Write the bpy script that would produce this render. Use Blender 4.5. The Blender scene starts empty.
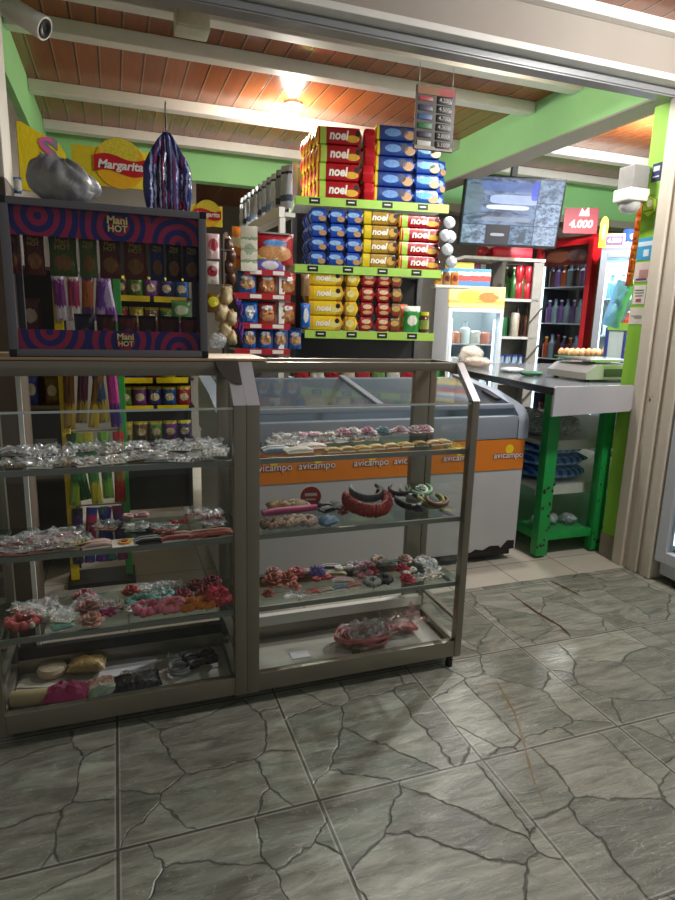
import bpy, bmesh, math, random
from mathutils import Vector, Matrix, Euler
R = math.radians
sc = bpy.context.scene
COL = sc.collection
rnd = random.Random(7)

# ---------------------------------------------------------------- camera
F, PITCH, ROLL, YAW, H = 610.0, R(11.97), R(1.67), R(19.98), 1.12
fwd = Vector((math.sin(YAW)*math.cos(PITCH), math.cos(YAW)*math.cos(PITCH), -math.sin(PITCH)))
r0 = Vector((math.cos(YAW), -math.sin(YAW), 0)); u0 = r0.cross(fwd)
rgt = (r0*math.cos(ROLL) + u0*math.sin(ROLL)).normalized(); upv = rgt.cross(fwd)
CP = Vector((0, 0, H))
cd = bpy.data.cameras.new('camera'); cam = bpy.data.objects.new('camera', cd); COL.objects.link(cam)
cd.sensor_fit = 'VERTICAL'; cd.sensor_height = 36; cd.lens = F/900*36; cd.clip_start = .02
M4 = Matrix((rgt, upv, -fwd)).transposed().to_4x4(); M4.translation = CP
cam.matrix_world = M4; sc.camera = cam

def ray(x, y): return rgt*((x-337.5)/F) - upv*((y-450)/F) + fwd
def at(x, y, Y):                       # where the sight line of the photo meets the upright plane at depth Y
    d = ray(x, y); return CP + d*(Y/d.y)
def atz(x, y, z):                      # ... or the level surface at height z
    d = ray(x, y); return CP + d*((z-H)/d.z)
def nth(i): return ['first', 'second', 'third', 'fourth', 'fifth', 'sixth', 'seventh', 'eighth', 'ninth', 'tenth', 'eleventh', 'twelfth', 'thirteenth', 'fourteenth'][i]

# ---------------------------------------------------------------- materials
def lin(h):
    h = h.lstrip('#'); v = [int(h[i:i+2], 16)/255 for i in (0, 2, 4)]
    return tuple(c/12.92 if c <= .04045 else ((c+.055)/1.055)**2.4 for c in v) + (1,)
MATS = {}
class NT:
    def __init__(s, name):
        m = bpy.data.materials.new(name); m.use_nodes = True; s.m = m; s.t = m.node_tree; s.t.nodes.clear()
    def n(s, typ, **kw):
        nd = s.t.nodes.new(typ)
        for k, v in kw.items():
            if k.startswith('i_'):
                key = k[2:]; key = int(key) if key.isdigit() else key.replace('_', ' '); nd.inputs[key].default_value = v
            else: setattr(nd, k, v)
        return nd
    def l(s, a, b): s.t.links.new(a, b)
    def math(s, op, a, b=None, c=None):
        nd = s.n('ShaderNodeMath', operation=op)
        for i, v in enumerate((a, b, c)):
            if v is None: continue
            if isinstance(v, (int, float)): nd.inputs[i].default_value = v
            else: s.l(v, nd.inputs[i])
        return nd.outputs[0]
    def mix(s, f, a, b):
        nd = s.n('ShaderNodeMix', data_type='RGBA')
        for i, v in ((0, f), (6, a), (7, b)):
            if isinstance(v, (int, float, tuple)): nd.inputs[i].default_value = v
            else: s.l(v, nd.inputs[i])
        return nd.outputs[2]
    def out(s, sh): o = s.n('ShaderNodeOutputMaterial'); s.l(sh, o.inputs[0]); return s.m
def bsdf(t, col, rough=.5, metal=0, spec=.5, bump=None, bstr=.3, **kw):
    b = t.n('ShaderNodeBsdfPrincipled')
    if isinstance(col, tuple): b.inputs['Base Color'].default_value = col
    else: t.l(col, b.inputs['Base Color'])
    if isinstance(rough, (int, float)): b.inputs['Roughness'].default_value = rough
    else: t.l(rough, b.inputs['Roughness'])
    b.inputs['Metallic'].default_value = metal; b.inputs['Specular IOR Level'].default_value = spec
    for k, v in kw.items(): b.inputs[k.replace('_', ' ')].default_value = v
    if bump is not None:
        bn = t.n('ShaderNodeBump', i_Strength=bstr, i_Distance=.01); t.l(bump, bn.inputs['Height']); t.l(bn.outputs[0], b.inputs['Normal'])
    return b
def M(hexc, rough=.5, metal=0, var=.12, scale=30, bump=0, spec=.5, emit=0, sheen=0):
    key = (hexc, rough, metal, var, scale, bump, spec, emit)
    if key in MATS: return MATS[key]
    t = NT('paint_' + hexc.strip('#'))
    tc = t.n('ShaderNodeTexCoord'); nz = t.n('ShaderNodeTexNoise', i_Scale=float(scale), i_Detail=4.0); t.l(tc.outputs['Object'], nz.inputs['Vector'])
    c = lin(hexc); d = tuple(max(0, v*(1-var*1.6)) for v in c[:3])+(1,)
    e = tuple(min(1, v*(1+var)) for v in c[:3])+(1,)
    mx = t.mix(nz.outputs[0], d, e)
    b = bsdf(t, mx, rough, metal, spec, nz.outputs[0] if bump else None, bump)
    if emit: t.l(mx, b.inputs['Emission Color']); b.inputs['Emission Strength'].default_value = emit
    MATS[key] = t.out(b.outputs[0]); return MATS[key]
def print_mat(name, base, bands=(), blob=None, blob2=None, rough=.3, axis=2, noise=.06, nscale=9, spec=.5):
    """printed wrapper: bands (upto, colour) along an axis of the thing's own bounds, and oval pictures"""
    if name in MATS: return MATS[name]
    t = NT(name); tc = t.n('ShaderNodeTexCoord'); nz = t.n('ShaderNodeTexNoise', i_Scale=float(nscale), i_Detail=3.0)
    t.l(tc.outputs['Generated'], nz.inputs['Vector'])
    sx = t.n('ShaderNodeSeparateXYZ'); t.l(tc.outputs['Generated'], sx.inputs[0])
    wob = t.math('MULTIPLY', t.math('SUBTRACT', nz.outputs[0], .5), noise*2)
    coords = [t.math('ADD', sx.outputs[i], wob) for i in range(3)]
    col = lin(base)
    for lo, hi, hx in bands:
        f = t.math('MULTIPLY', t.math('GREATER_THAN', coords[axis], lo), t.math('LESS_THAN', coords[axis], hi))
        col = t.mix(f, col, lin(hx))
    for bl in (blob, blob2):
        if bl:
            cx, cz, rx, rz, hx = bl
            dx = t.math('DIVIDE', t.math('SUBTRACT', coords[0], cx), rx); dz = t.math('DIVIDE', t.math('SUBTRACT', coords[2], cz), rz)
            d = t.math('ADD', t.math('MULTIPLY', dx, dx), t.math('MULTIPLY', dz, dz))
            c2 = lin(hx); n2 = t.n('ShaderNodeTexNoise', i_Scale=float(nscale)*2.5); t.l(tc.outputs['Generated'], n2.inputs['Vector'])
            c3 = t.mix(n2.outputs[0], tuple(v*.45 for v in c2[:3])+(1,), tuple(min(1, v*1.4) for v in c2[:3])+(1,))
            col = t.mix(t.math('LESS_THAN', d, 1.0), col, c3)
    b = bsdf(t, col, rough, 0, spec, nz.outputs[0], .25)
    MATS[name] = t.out(b.outputs[0]); return MATS[name]
def glass_mat(name, tint='#ffffff', refl=1.0, haze=0.0):
    t = NT(name); tr = t.n('ShaderNodeBsdfTransparent', i_Color=lin(tint)); gl = t.n('ShaderNodeBsdfGlossy', i_Roughness=.02)
    fr = t.n('ShaderNodeLayerWeight', i_Blend=.5)
    geo = t.n('ShaderNodeTexCoord'); nz = t.n('ShaderNodeTexNoise', i_Scale=3.0, i_Detail=3.0); t.l(geo.outputs['Object'], nz.inputs['Vector'])
    f = t.math('MULTIPLY', t.math('MULTIPLY_ADD', t.math('POWER', fr.outputs[1], 5.0), .6, .035), refl)
    mx = t.n('ShaderNodeMixShader'); t.l(f, mx.inputs[0]); t.l(tr.outputs[0], mx.inputs[1]); t.l(gl.outputs[0], mx.inputs[2])
    sh = mx.outputs[0]
    if haze:
        df = t.n('ShaderNodeBsdfDiffuse', i_Color=(.8, .8, .8, 1)); m2 = t.n('ShaderNodeMixShader')
        t.l(t.math('MULTIPLY', nz.outputs[0], haze*2), m2.inputs[0]); t.l(sh, m2.inputs[1]); t.l(df.outputs[0], m2.inputs[2]); sh = m2.outputs[0]
    return t.out(sh)
GLASS = glass_mat('clear_glass', '#fbfdfc', .9)
GLASS_DARK = glass_mat('tinted_glass', '#dfe8e5', .8)
FRIDGE_GLASS = glass_mat('fridge_glass', '#eef4f4', .7)
def film_mat(name, tint='#ffffff', amt=.28, rough=.12, bump=.6):
    t = NT(name); tc = t.n('ShaderNodeTexCoord'); nz = t.n('ShaderNodeTexNoise', i_Scale=60.0, i_Detail=3.0); t.l(tc.outputs['Object'], nz.inputs['Vector'])
    b = bsdf(t, lin(tint), rough, 0, 1.0, nz.outputs[0], bump)
    tr = t.n('ShaderNodeBsdfTransparent'); mx = t.n('ShaderNodeMixShader')
    rp = t.n('ShaderNodeMapRange'); t.l(nz.outputs[0], rp.inputs[0]); rp.inputs[1].default_value = .35; rp.inputs[2].default_value = .7; rp.inputs[3].default_value = amt*.5; rp.inputs[4].default_value = min(1, amt*1.8)
    t.l(rp.outputs[0], mx.inputs[0]); t.l(tr.outputs[0], mx.inputs[1]); t.l(b.outputs[0], mx.inputs[2]); return t.out(mx.outputs[0])
FILM = film_mat('cellophane', '#dfe3e6', .30)
FILM_GREY = film_mat('grey_film', '#aab0b8', .62, .2)
FILM_BLUE = film_mat('blue_film', '#7fc0f4', .97, .35, .3)
ALU = M('#8f897c', .36, .7, .06, 8); ALU_DARK = M('#6f6d69', .38, .6, .06, 8); ALU_LIGHT = M('#c9ccd0', .35, .3, .05, 8)
WHITE = M('#d8d6cf', .5, 0, .06, 12); WHITE_DIRTY = M('#c6c1b4', .6, 0, .16, 5); BLACK = M('#15151a', .4, 0, .2); GREY = M('#8d8d8f', .5)
GREEN_WALL = M('#97d690', .7, 0, .07, 3); GREEN_PIER = M('#8cc63c', .6, 0, .12, 4); GREEN_PAINT = M('#1f9a47', .45, 0, .15, 18)
RED = M('#b01522', .35, 0, .1); YELLOW = M('#f0d40a', .45, 0, .08); PLATE = M('#e9e7e0', .4, 0, .04)

def emis(name, hexc, s):
    if name in MATS: return MATS[name]
    t = NT(name); e = t.n('ShaderNodeEmission', i_Color=lin(hexc), i_Strength=s); MATS[name] = t.out(e.outputs[0]); return MATS[name]

# ---------------------------------------------------------------- mesh helpers
class MB:
    def __init__(s): s.bm = bmesh.new(); s.mi = 0
    def _fin(s, n0):
        s.bm.faces.ensure_lookup_table()
        for f in s.bm.faces[n0:]: f.material_index = s.mi
    def box(s, c, d, rot=None, bev=0):
        n0 = len(s.bm.faces)
        mt = Matrix.Translation(Vector(c)) @ (Euler(rot).to_matrix().to_4x4() if rot else Matrix())
        vs = bmesh.ops.create_cube(s.bm, size=1)['verts']
        for v in vs: v.co = mt @ Vector((v.co.x*d[0], v.co.y*d[1], v.co.z*d[2]))
        if bev:
            es = list({e for v in vs for e in v.link_edges}); bmesh.ops.bevel(s.bm, geom=es, offset=min(bev, min(d)*.45), segments=2, affect='EDGES', profile=.6)
        s._fin(n0); return s
    def bx(s, x0, x1, y0, y1, z0, z1, bev=0): return s.box(((x0+x1)/2, (y0+y1)/2, (z0+z1)/2), (abs(x1-x0), abs(y1-y0), abs(z1-z0)), None, bev)
    def bar(s, a, b, w, h=None, bev=0, up=(0, 0, 1)):
        a, b = Vector(a), Vector(b); d = b-a; h = h or w; y = d.normalized(); u = Vector(up)
        if abs(y.dot(u)) > .98: u = Vector((0, 1, 0))
        x = y.cross(u).normalized(); z = x.cross(y); m = Matrix((x, y, z)).transposed().to_4x4(); m.translation = (a+b)/2
        n0 = len(s.bm.faces); vs = bmesh.ops.create_cube(s.bm, size=1)['verts']
        for v in vs: v.co = m @ Vector((v.co.x*w, v.co.y*d.length, v.co.z*h))
        if bev: bmesh.ops.bevel(s.bm, geom=list({e for v in vs for e in v.link_edges}), offset=bev, segments=2, affect='EDGES')
        s._fin(n0); return s
    def tube(s, pts, r, n=8, closed=False, cap=True):
        pts = [Vector(p) for p in pts]; n0 = len(s.bm.faces); rings = []; N = len(pts); prev = None
        for i, p in enumerate(pts):
            if closed: d = pts[(i+1) % N]-pts[i-1]
            else: d = pts[min(i+1, N-1)]-pts[max(i-1, 0)]
            d = d.normalized() if d.length > 1e-9 else Vector((0, 0, 1))
            a = Vector((0, 0, 1)) if prev is None else prev
            x = d.cross(a)
            if x.length < 1e-3: x = d.cross(Vector((1, 0, 0)))
            x.normalize(); y = x.cross(d).normalized(); prev = y
            ri = r[i] if isinstance(r, (list, tuple)) else r
            rings.append([s.bm.verts.new(p + x*ri*math.cos(2*math.pi*k/n) + y*ri*math.sin(2*math.pi*k/n)) for k in range(n)])
        for i in range(N if closed else N-1):
            A, B = rings[i], rings[(i+1) % N]
            for k in range(n): s.bm.faces.new((A[k], A[(k+1) % n], B[(k+1) % n], B[k]))
        if cap and not closed: s.bm.faces.new(rings[0][::-1]); s.bm.faces.new(rings[-1])
        s._fin(n0); return s
    def lathe(s, prof, c=(0, 0, 0), n=14, axis=None):
        n0 = len(s.bm.faces); rings = []; m = Vector((0, 0, 1)).rotation_difference(Vector(axis)).to_matrix() if axis else Matrix.Identity(3)
        for r, z in prof: rings.append([s.bm.verts.new(Vector(c) + m @ Vector((r*math.cos(2*math.pi*k/n), r*math.sin(2*math.pi*k/n), z))) for k in range(n)])
        for A, B in zip(rings, rings[1:]):
            for k in range(n): s.bm.faces.new((A[k], A[(k+1) % n], B[(k+1) % n], B[k]))
        s.bm.faces.new(rings[0][::-1]); s.bm.faces.new(rings[-1]); s._fin(n0); return s
    def ball(s, c, r, sc_=(1, 1, 1), seg=12, jit=0, rng=None):
        n0 = len(s.bm.faces); vs = bmesh.ops.create_uvsphere(s.bm, u_segments=seg, v_segments=max(6, seg*2//3), radius=r)['verts']
        for v in vs:
            k = 1 + (rng.uniform(-jit, jit) if rng and jit else 0); v.co = Vector(c) + Vector((v.co.x*sc_[0]*k, v.co.y*sc_[1]*k, v.co.z*sc_[2]*k))
        s._fin(n0); return s
    def prism(s, pts, z0, z1, plane='xy'):
        n0 = len(s.bm.faces)
        f = {'xy': lambda a, b, c: (a, b, c), 'xz': lambda a, b, c: (a, c, b), 'yz': lambda a, b, c: (c, a, b)}[plane]
        A = [s.bm.verts.new(f(a, b, z0)) for a, b in pts]; B = [s.bm.verts.new(f(a, b, z1)) for a, b in pts]; n = len(pts)
        s.bm.faces.new(A[::-1]); s.bm.faces.new(B)
        for i in range(n): s.bm.faces.new((A[i], A[(i+1) % n], B[(i+1) % n], B[i]))
        s._fin(n0); return s
    def pillow(s, c, w, h, d, nx=8, nz=8, crimp=.08, jit=.0, rng=None, flat=False, bottom=0.0):
        """filled bag: width x, height z, thickness y; flat=True lays it on the table (height becomes y)"""
        n0 = len(s.bm.faces); g = []
        for sd in (-1, 1):
            rows = []
            for j in range(nz+1):
                v = j/nz; row = []
                for i in range(nx+1):
                    u = i/nx; a = abs(2*u-1); b = abs(2*v-1)
                    tz = (1-b**4) if v > .5 or bottom == 0 else (1-(1-bottom)*b**4)
                    t = max(0, (1-a**3))*max(0, tz)
                    edge = min(u, 1-u, v, 1-v) == 0
                    j_ = (rng.uniform(-jit, jit) if rng and not edge else 0)
                    p = Vector(((u-.5)*w*(1-.05*(1-b)), sd*(d/2*t**.6*(1+j_*3) + 0), v*h))
                    if flat: p = Vector((p.x, p.z-h/2, p.y+d/2))
                    row.append(s.bm.verts.new(Vector(c)+p))
                rows.append(row)
            g.append(rows)
        for sd, rows in enumerate(g):
            for j in range(nz):
                for i in range(nx):
                    q = (rows[j][i], rows[j][i+1], rows[j+1][i+1], rows[j+1][i]); s.bm.faces.new(q if sd == 0 else q[::-1])
        s._fin(n0); bmesh.ops.remove_doubles(s.bm, verts=s.bm.verts[:], dist=1e-6); return s
    def sheet(s, c, w, h, amp, rng, nx=7, ny=6, rot=0, th=.0012):
        n0 = len(s.bm.faces); ca, sa = math.cos(rot), math.sin(rot); top = []
        for j in range(ny+1):
            row = []
            for i in range(nx+1):
                x = (i/nx-.5)*w; y = (j/ny-.5)*h; z = abs(rng.gauss(0, amp))+th
                row.append(s.bm.verts.new(Vector(c)+Vector((x*ca-y*sa, x*sa+y*ca, z))))
            top.append(row)
        for j in range(ny):
            for i in range(nx): s.bm.faces.new((top[j][i], top[j][i+1], top[j+1][i+1], top[j+1][i]))
        s._fin(n0); return s
    def build(s, name, mat, parent=None, smooth=True, loc=None, rot=None, angle=40):
        me = bpy.data.meshes.new(name); bmesh.ops.recalc_face_normals(s.bm, faces=s.bm.faces[:]); s.bm.to_mesh(me); s.bm.free()
        for m in (mat if isinstance(mat, (list, tuple)) else [mat]): me.materials.append(m)
        if smooth: me.shade_smooth(); me.set_sharp_from_angle(angle=R(angle))
        o = bpy.data.objects.new(name, me); COL.objects.link(o)
        if parent: o.parent = parent
        if loc is not None: o.location = loc
        if rot is not None: o.rotation_euler = rot
        return o
def tag(o, label=None, cat=None, group=None, kind=None):
    if label: o['label'] = label
    if cat: o['category'] = cat
    if group: o['group'] = group
    if kind: o['kind'] = kind
    return o
def thing(name, label, cat, loc=(0, 0, 0), rz=0, group=None):
    o = bpy.data.objects.new(name, None); o.empty_display_size = .05; COL.objects.link(o); o.location = loc
    o.rotation_euler = (0, 0, rz) if isinstance(rz, (int, float)) else rz
    return tag(o, label, cat, group)
def struct(o): o['kind'] = 'structure'; return o
def copy_tree(o, parent=None, label=None, loc=None, rz=None, group=None):
    c = o.copy(); COL.objects.link(c)
    if parent: c.parent = parent
    if label: c['label'] = label
    if group: c['group'] = group
    if loc is not None: c.location = loc
    if rz is not None: c.rotation_euler = (0, 0, rz)
    for ch in KIDS.get(o.name, []): KIDS.setdefault(c.name, []).append(copy_tree(ch, c))
    return c
KIDS = {}
def proto(o):                          # note a finished thing's parts so that it can be copied
    ch = list(o.children); KIDS[o.name] = ch
    for k in ch: proto(k)
    return o
TXT = {}
def text(s, size, mat, parent, loc, rot=(math.pi/2, 0, 0), name='lettering', bold=.0, extr=.0006, shear=0, sx=1, label=None):
    key = (s, bold, shear)
    if key not in TXT:
        cu = bpy.data.curves.new('lettering', 'FONT'); cu.body = s; cu.size = 1; cu.align_x = 'CENTER'; cu.align_y = 'CENTER'; cu.offset = bold; cu.shear = shear; cu.extrude = .02; cu.resolution_u = 3
        o = bpy.data.objects.new('lettering', cu); COL.objects.link(o); bpy.context.view_layer.update()
        me = bpy.data.meshes.new_from_object(o.evaluated_get(bpy.context.evaluated_depsgraph_get())); bpy.data.objects.remove(o); TXT[key] = me
    me = TXT[key].copy(); me.materials.clear(); me.materials.append(mat)
    for v in me.vertices: v.co = (v.co.x*size*sx, v.co.y*size, v.co.z/.02*extr)
    o = bpy.data.objects.new(name, me); COL.objects.link(o); o.parent = parent; o.location = loc; o.rotation_euler = rot
    if label: o['label'] = label
    return o

# ================================================================ SETTING
def stone_floor():
    t = NT('stone_look_floor_tiles'); g = t.n('ShaderNodeNewGeometry'); sx = t.n('ShaderNodeSeparateXYZ'); t.l(g.outputs['Position'], sx.inputs[0])
    T = .452
    ux = t.math('DIVIDE', t.math('ADD', sx.outputs[0], .0432+T*20), T); uy = t.math('DIVIDE', t.math('ADD', sx.outputs[1], -1.181+T*20), T)
    fx = t.math('FRACT', ux); fy = t.math('FRACT', uy); ix = t.math('FLOOR', ux); iy = t.math('FLOOR', uy)
    cv = t.n('ShaderNodeCombineXYZ'); t.l(fx, cv.inputs[0]); t.l(fy, cv.inputs[1])
    idv = t.n('ShaderNodeCombineXYZ'); t.l(ix, idv.inputs[0]); t.l(iy, idv.inputs[1])
    wn = t.n('ShaderNodeTexWhiteNoise', noise_dimensions='2D'); t.l(idv.outputs[0], wn.inputs['Vector'])
    # wavy stone outlines, the same print on each tile with a little shift
    n1 = t.n('ShaderNodeTexNoise', i_Scale=3.2, i_Detail=5.0, i_Roughness=.6); t.l(g.outputs['Position'], n1.inputs['Vector'])
    n1b = t.n('ShaderNodeTexNoise', i_Scale=22.0, i_Detail=3.0); t.l(g.outputs['Position'], n1b.inputs['Vector'])
    add = t.n('ShaderNodeVectorMath', operation='MULTIPLY_ADD'); t.l(n1.outputs['Color'], add.inputs[0]); add.inputs[1].default_value = (.24, .24, 0); t.l(cv.outputs[0], add.inputs[2])
    add1 = t.n('ShaderNodeVectorMath', operation='MULTIPLY_ADD'); t.l(n1b.outputs['Color'], add1.inputs[0]); add1.inputs[1].default_value = (.05, .05, 0); t.l(add.outputs[0], add1.inputs[2])
    add2 = t.n('ShaderNodeVectorMath', operation='MULTIPLY_ADD'); t.l(wn.outputs['Color'], add2.inputs[0]); add2.inputs[1].default_value = (3, 3, 0); t.l(add1.outputs[0], add2.inputs[2])
    ve = t.n('ShaderNodeTexVoronoi', voronoi_dimensions='2D', feature='DISTANCE_TO_EDGE', i_Scale=2.1, i_Randomness=1.0); t.l(add2.outputs[0], ve.inputs['Vector'])
    vc = t.n('ShaderNodeTexVoronoi', voronoi_dimensions='2D', feature='F1', i_Scale=2.1, i_Randomness=1.0); t.l(add2.outputs[0], vc.inputs['Vector'])
    vs = t.n('ShaderNodeSeparateColor'); t.l(vc.outputs['Color'], vs.inputs[0])
    stone = t.mix(vs.outputs[0], lin('#76796f'), lin('#a1a398'))
    # streaks running over the stones
    mp = t.n('ShaderNodeMapping'); mp.inputs['Rotation'].default_value = (0, 0, .8); mp.inputs['Scale'].default_value = (5, 26, 1); t.l(g.outputs['Position'], mp.inputs['Vector'])
    rotv = t.n('ShaderNodeVectorMath', operation='MULTIPLY_ADD'); t.l(vc.outputs['Color'], rotv.inputs[0]); rotv.inputs[1].default_value = (9, 9, 0); t.l(mp.outputs[0], rotv.inputs[2])
    n2 = t.n('ShaderNodeTexNoise', i_Scale=1.0, i_Detail=7.0, i_Roughness=.65, i_Distortion=1.2); t.l(rotv.outputs[0], n2.inputs['Vector'])
    r2 = t.n('ShaderNodeValToRGB'); r2.color_ramp.elements[0].position = .32; r2.color_ramp.elements[1].position = .72; r2.color_ramp.elements[0].color = (.40, .41, .37, 1); r2.color_ramp.elements[1].color = (1.3, 1.3, 1.25, 1); t.l(n2.outputs[0], r2.inputs[0])
    mul = t.n('ShaderNodeMix', data_type='RGBA', blend_type='MULTIPLY', i_0=.9); t.l(stone, mul.inputs[6]); t.l(r2.outputs[0], mul.inputs[7])
    # pale scratch veins
    n3 = t.n('ShaderNodeTexNoise', i_Scale=7.0, i_Detail=4.0, i_Distortion=1.6); t.l(rotv.outputs[0], n3.inputs['Vector'])
    n3.inputs['Scale'].default_value = 1.6
    vein = t.math('LESS_THAN', t.math('ABSOLUTE', t.math('SUBTRACT', n3.outputs[0], .5)), .008)
    c = t.mix(t.math('MULTIPLY', vein, .45), mul.outputs[2], lin('#bdbcae'))
    wob = t.math('MULTIPLY_ADD', n1b.outputs[0], .03, -.012)
    mr = t.n('ShaderNodeMapRange'); t.l(t.math('ADD', ve.outputs[0], wob), mr.inputs[0]); mr.inputs[1].default_value = .004; mr.inputs[2].default_value = .022; mr.inputs[3].default_value = .8; mr.inputs[4].default_value = 0
    c = t.mix(mr.outputs[0], c, lin('#41443f'))
    mn = t.math('MINIMUM', t.math('MINIMUM', fx, t.math('SUBTRACT', 1, fx)), t.math('MINIMUM', fy, t.math('SUBTRACT', 1, fy)))
    side = t.math('LESS_THAN', t.math('MINIMUM', fx, fy), .5)
    gro = t.math('LESS_THAN', mn, .0075); lip = t.math('LESS_THAN', mn, .016)
    c = t.mix(t.math('MULTIPLY', lip, .5), c, lin('#b9b8ac'))
    c = t.mix(gro, c, lin('#55564f'))
    hgt = t.math('MULTIPLY_ADD', mr.outputs[0], -.8, t.math('MULTIPLY', n2.outputs[0], 1.1))
    hgt = t.math('SUBTRACT', hgt, t.math('MULTIPLY', gro, 1.0))
    rg = t.n('ShaderNodeMapRange'); t.l(n2.outputs[0], rg.inputs[0]); rg.inputs[3].default_value = .24; rg.inputs[4].default_value = .42
    b = bsdf(t, c, rg.outputs[0], 0, .5, hgt, .5); return t.out(b.outputs[0])
def tile_floor():
    t = NT('cream_floor_tiles'); g = t.n('ShaderNodeNewGeometry'); br = t.n('ShaderNodeTexBrick', offset=0.0, i_Scale=1.0); t.l(g.outputs['Position'], br.inputs['Vector'])
    br.inputs['Brick Width'].default_value = .33; br.inputs['Row Height'].default_value = .33; br.inputs['Mortar Size'].default_value = .003
    br.inputs['Color1'].default_value = lin('#c9c4b8'); br.inputs['Color2'].default_value = lin('#c1bcae'); br.inputs['Mortar'].default_value = lin('#7d786c')
    nz = t.n('ShaderNodeTexNoise', i_Scale=6.0, i_Detail=5.0); t.l(g.outputs['Position'], nz.inputs['Vector'])
    c = t.mix(t.math('MULTIPLY', nz.outputs[0], .3), br.outputs[0], lin('#a29a88')); return t.out(bsdf(t, c, .25).outputs[0])
def plank_ceiling():
    t = NT('varnished_plank_ceiling'); g = t.n('ShaderNodeNewGeometry'); sx = t.n('ShaderNodeSeparateXYZ'); t.l(g.outputs['Position'], sx.inputs[0])
    u = t.math('DIVIDE', t.math('ADD', sx.outputs[0], 10), .105); f = t.math('FRACT', u); i = t.math('FLOOR', u)
    wn = t.n('ShaderNodeTexWhiteNoise', noise_dimensions='1D'); t.l(i, wn.inputs['W'])
    mp = t.n('ShaderNodeMapping'); mp.inputs['Scale'].default_value = (30, 2.2, 1); t.l(g.outputs['Position'], mp.inputs['Vector'])
    nz = t.n('ShaderNodeTexNoise', i_Scale=1.5, i_Detail=6.0, i_Distortion=.6); t.l(mp.outputs[0], nz.inputs['Vector'])
    a = t.mix(wn.outputs[0], lin('#8a4a26'), lin('#a25c30')); c = t.mix(t.math('MULTIPLY', nz.outputs[0], .55), a, lin('#5a2c16'))
    gr = t.math('LESS_THAN', f, .07); c = t.mix(gr, c, lin('#1c0d06'))
    lp = t.math('MULTIPLY', t.math('GREATER_THAN', f, .07), t.math('LESS_THAN', f, .13)); c = t.mix(t.math('MULTIPLY', lp, .35), c, lin('#d89a62'))  # pale highlight along each groove, painted into the plank colour
    return t.out(bsdf(t, c, .22, 0, .5, t.math('SUBTRACT', 1, gr), .4).outputs[0])
STONE, TILE, PLANK = stone_floor(), tile_floor(), plank_ceiling()
GREYWALL = M('#9a948c', .8, 0, .08, 3)
struct(MB().bx(-3.2, 4.2, -1.2, 2.118, -.06, 0).build('floor', STONE, smooth=False))
struct(MB().bx(-.6, 5.6, 2.118, 7.4, -.06, 0).build('floor', TILE, smooth=False))
struct(MB().bx(-.6, 5.6, 2.25, 7.4, 2.35, 2.4).build('ceiling', PLANK, smooth=False))
struct(MB().bx(-3.2, 4.2, .95, 2.17, 2.325, 2.37).build('ceiling', PLANK, smooth=False))
n_ = [0]
def trim(mb, mat, smooth=False): n_[0] += 1; return struct(mb.build('trim_%d' % n_[0], mat, None, smooth))
for Y, w in ((2.82, .075), (3.2, .075), (4.02, .08), (4.76, .08)):
    trim(MB().bx(-.385, 2.268, Y-w/2, Y+w/2, 2.29, 2.3495, .004), WHITE)
for Y in (3.82, 4.42): trim(MB().bx(2.43, 5.29, Y-.04, Y+.04, 2.29, 2.3495, .004), WHITE)
trim(MB().bx(-.5, -.387, 2.31, 4.98, 2.1, 2.3495), GREEN_WALL)            # left edge beam
trim(MB().bx(-.5, 2.269, 4.985, 5.1, 2.12, 2.3495), GREEN_WALL)             # far beam
trim(MB().bx(2.27, 2.42, 2.31, 4.595, 2.118, 2.3495), GREEN_WALL)           # right beam and its grey soffit
trim(MB().bx(2.27, 2.42, 2.31, 4.595, 2.108, 2.1175), GREYWALL)
struct(MB().bx(-.5, -.42, 2.31, 7.3, 0, 2.0995).build('wall_left', M('#6f6961', .8, 0, .1, 3), smooth=False))
struct(MB().bx(2.3, 5.4, 4.6, 4.7, 2.06, 2.3495).build('wall_back', GREEN_WALL, smooth=False))
struct(MB().bx(1.9, 5.4, 4.72, 4.8, 0, 2.055).build('wall_back', M('#6b6a63', .8, 0, .1, 3), smooth=False))
trim(MB().bx(2.0, 5.4, 4.56, 4.7195, 2.0, 2.059), GREYWALL)
struct(MB().bx(5.3, 5.4, 2.25, 4.6, 0, 2.3495).build('wall_right', GREEN_WALL, smooth=False))
struct(MB().bx(-.6, 5.6, 7.3, 7.4, 0, 2.3495).build('wall_back', GREYWALL, smooth=False))
struct(MB().bx(-.41, .62, 5.0, 5.08, 0, 2.119).build('wall_back', M('#77736c', .8, 0, .1, 3), smooth=False))
# header over the opening
trim(MB().bx(-.9, 3.4, 2.17, 2.3, 2.13, 2.349), M('#978f85', .7, 0, .08, 4))
trim(MB().bx(-.9, 3.4, 2.13, 2.169, 2.285, 2.335, .003), WHITE)
trim(MB().bx(-.9, 3.4, 2.11, 2.305, 2.105, 2.129, .004), WHITE)
trim(MB().bar((-.9, 2.2, 2.088), (3.4, 2.2, 2.088), .07, .032, .006), M('#8d8f90', .4, .3, .06, 6))
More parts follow.
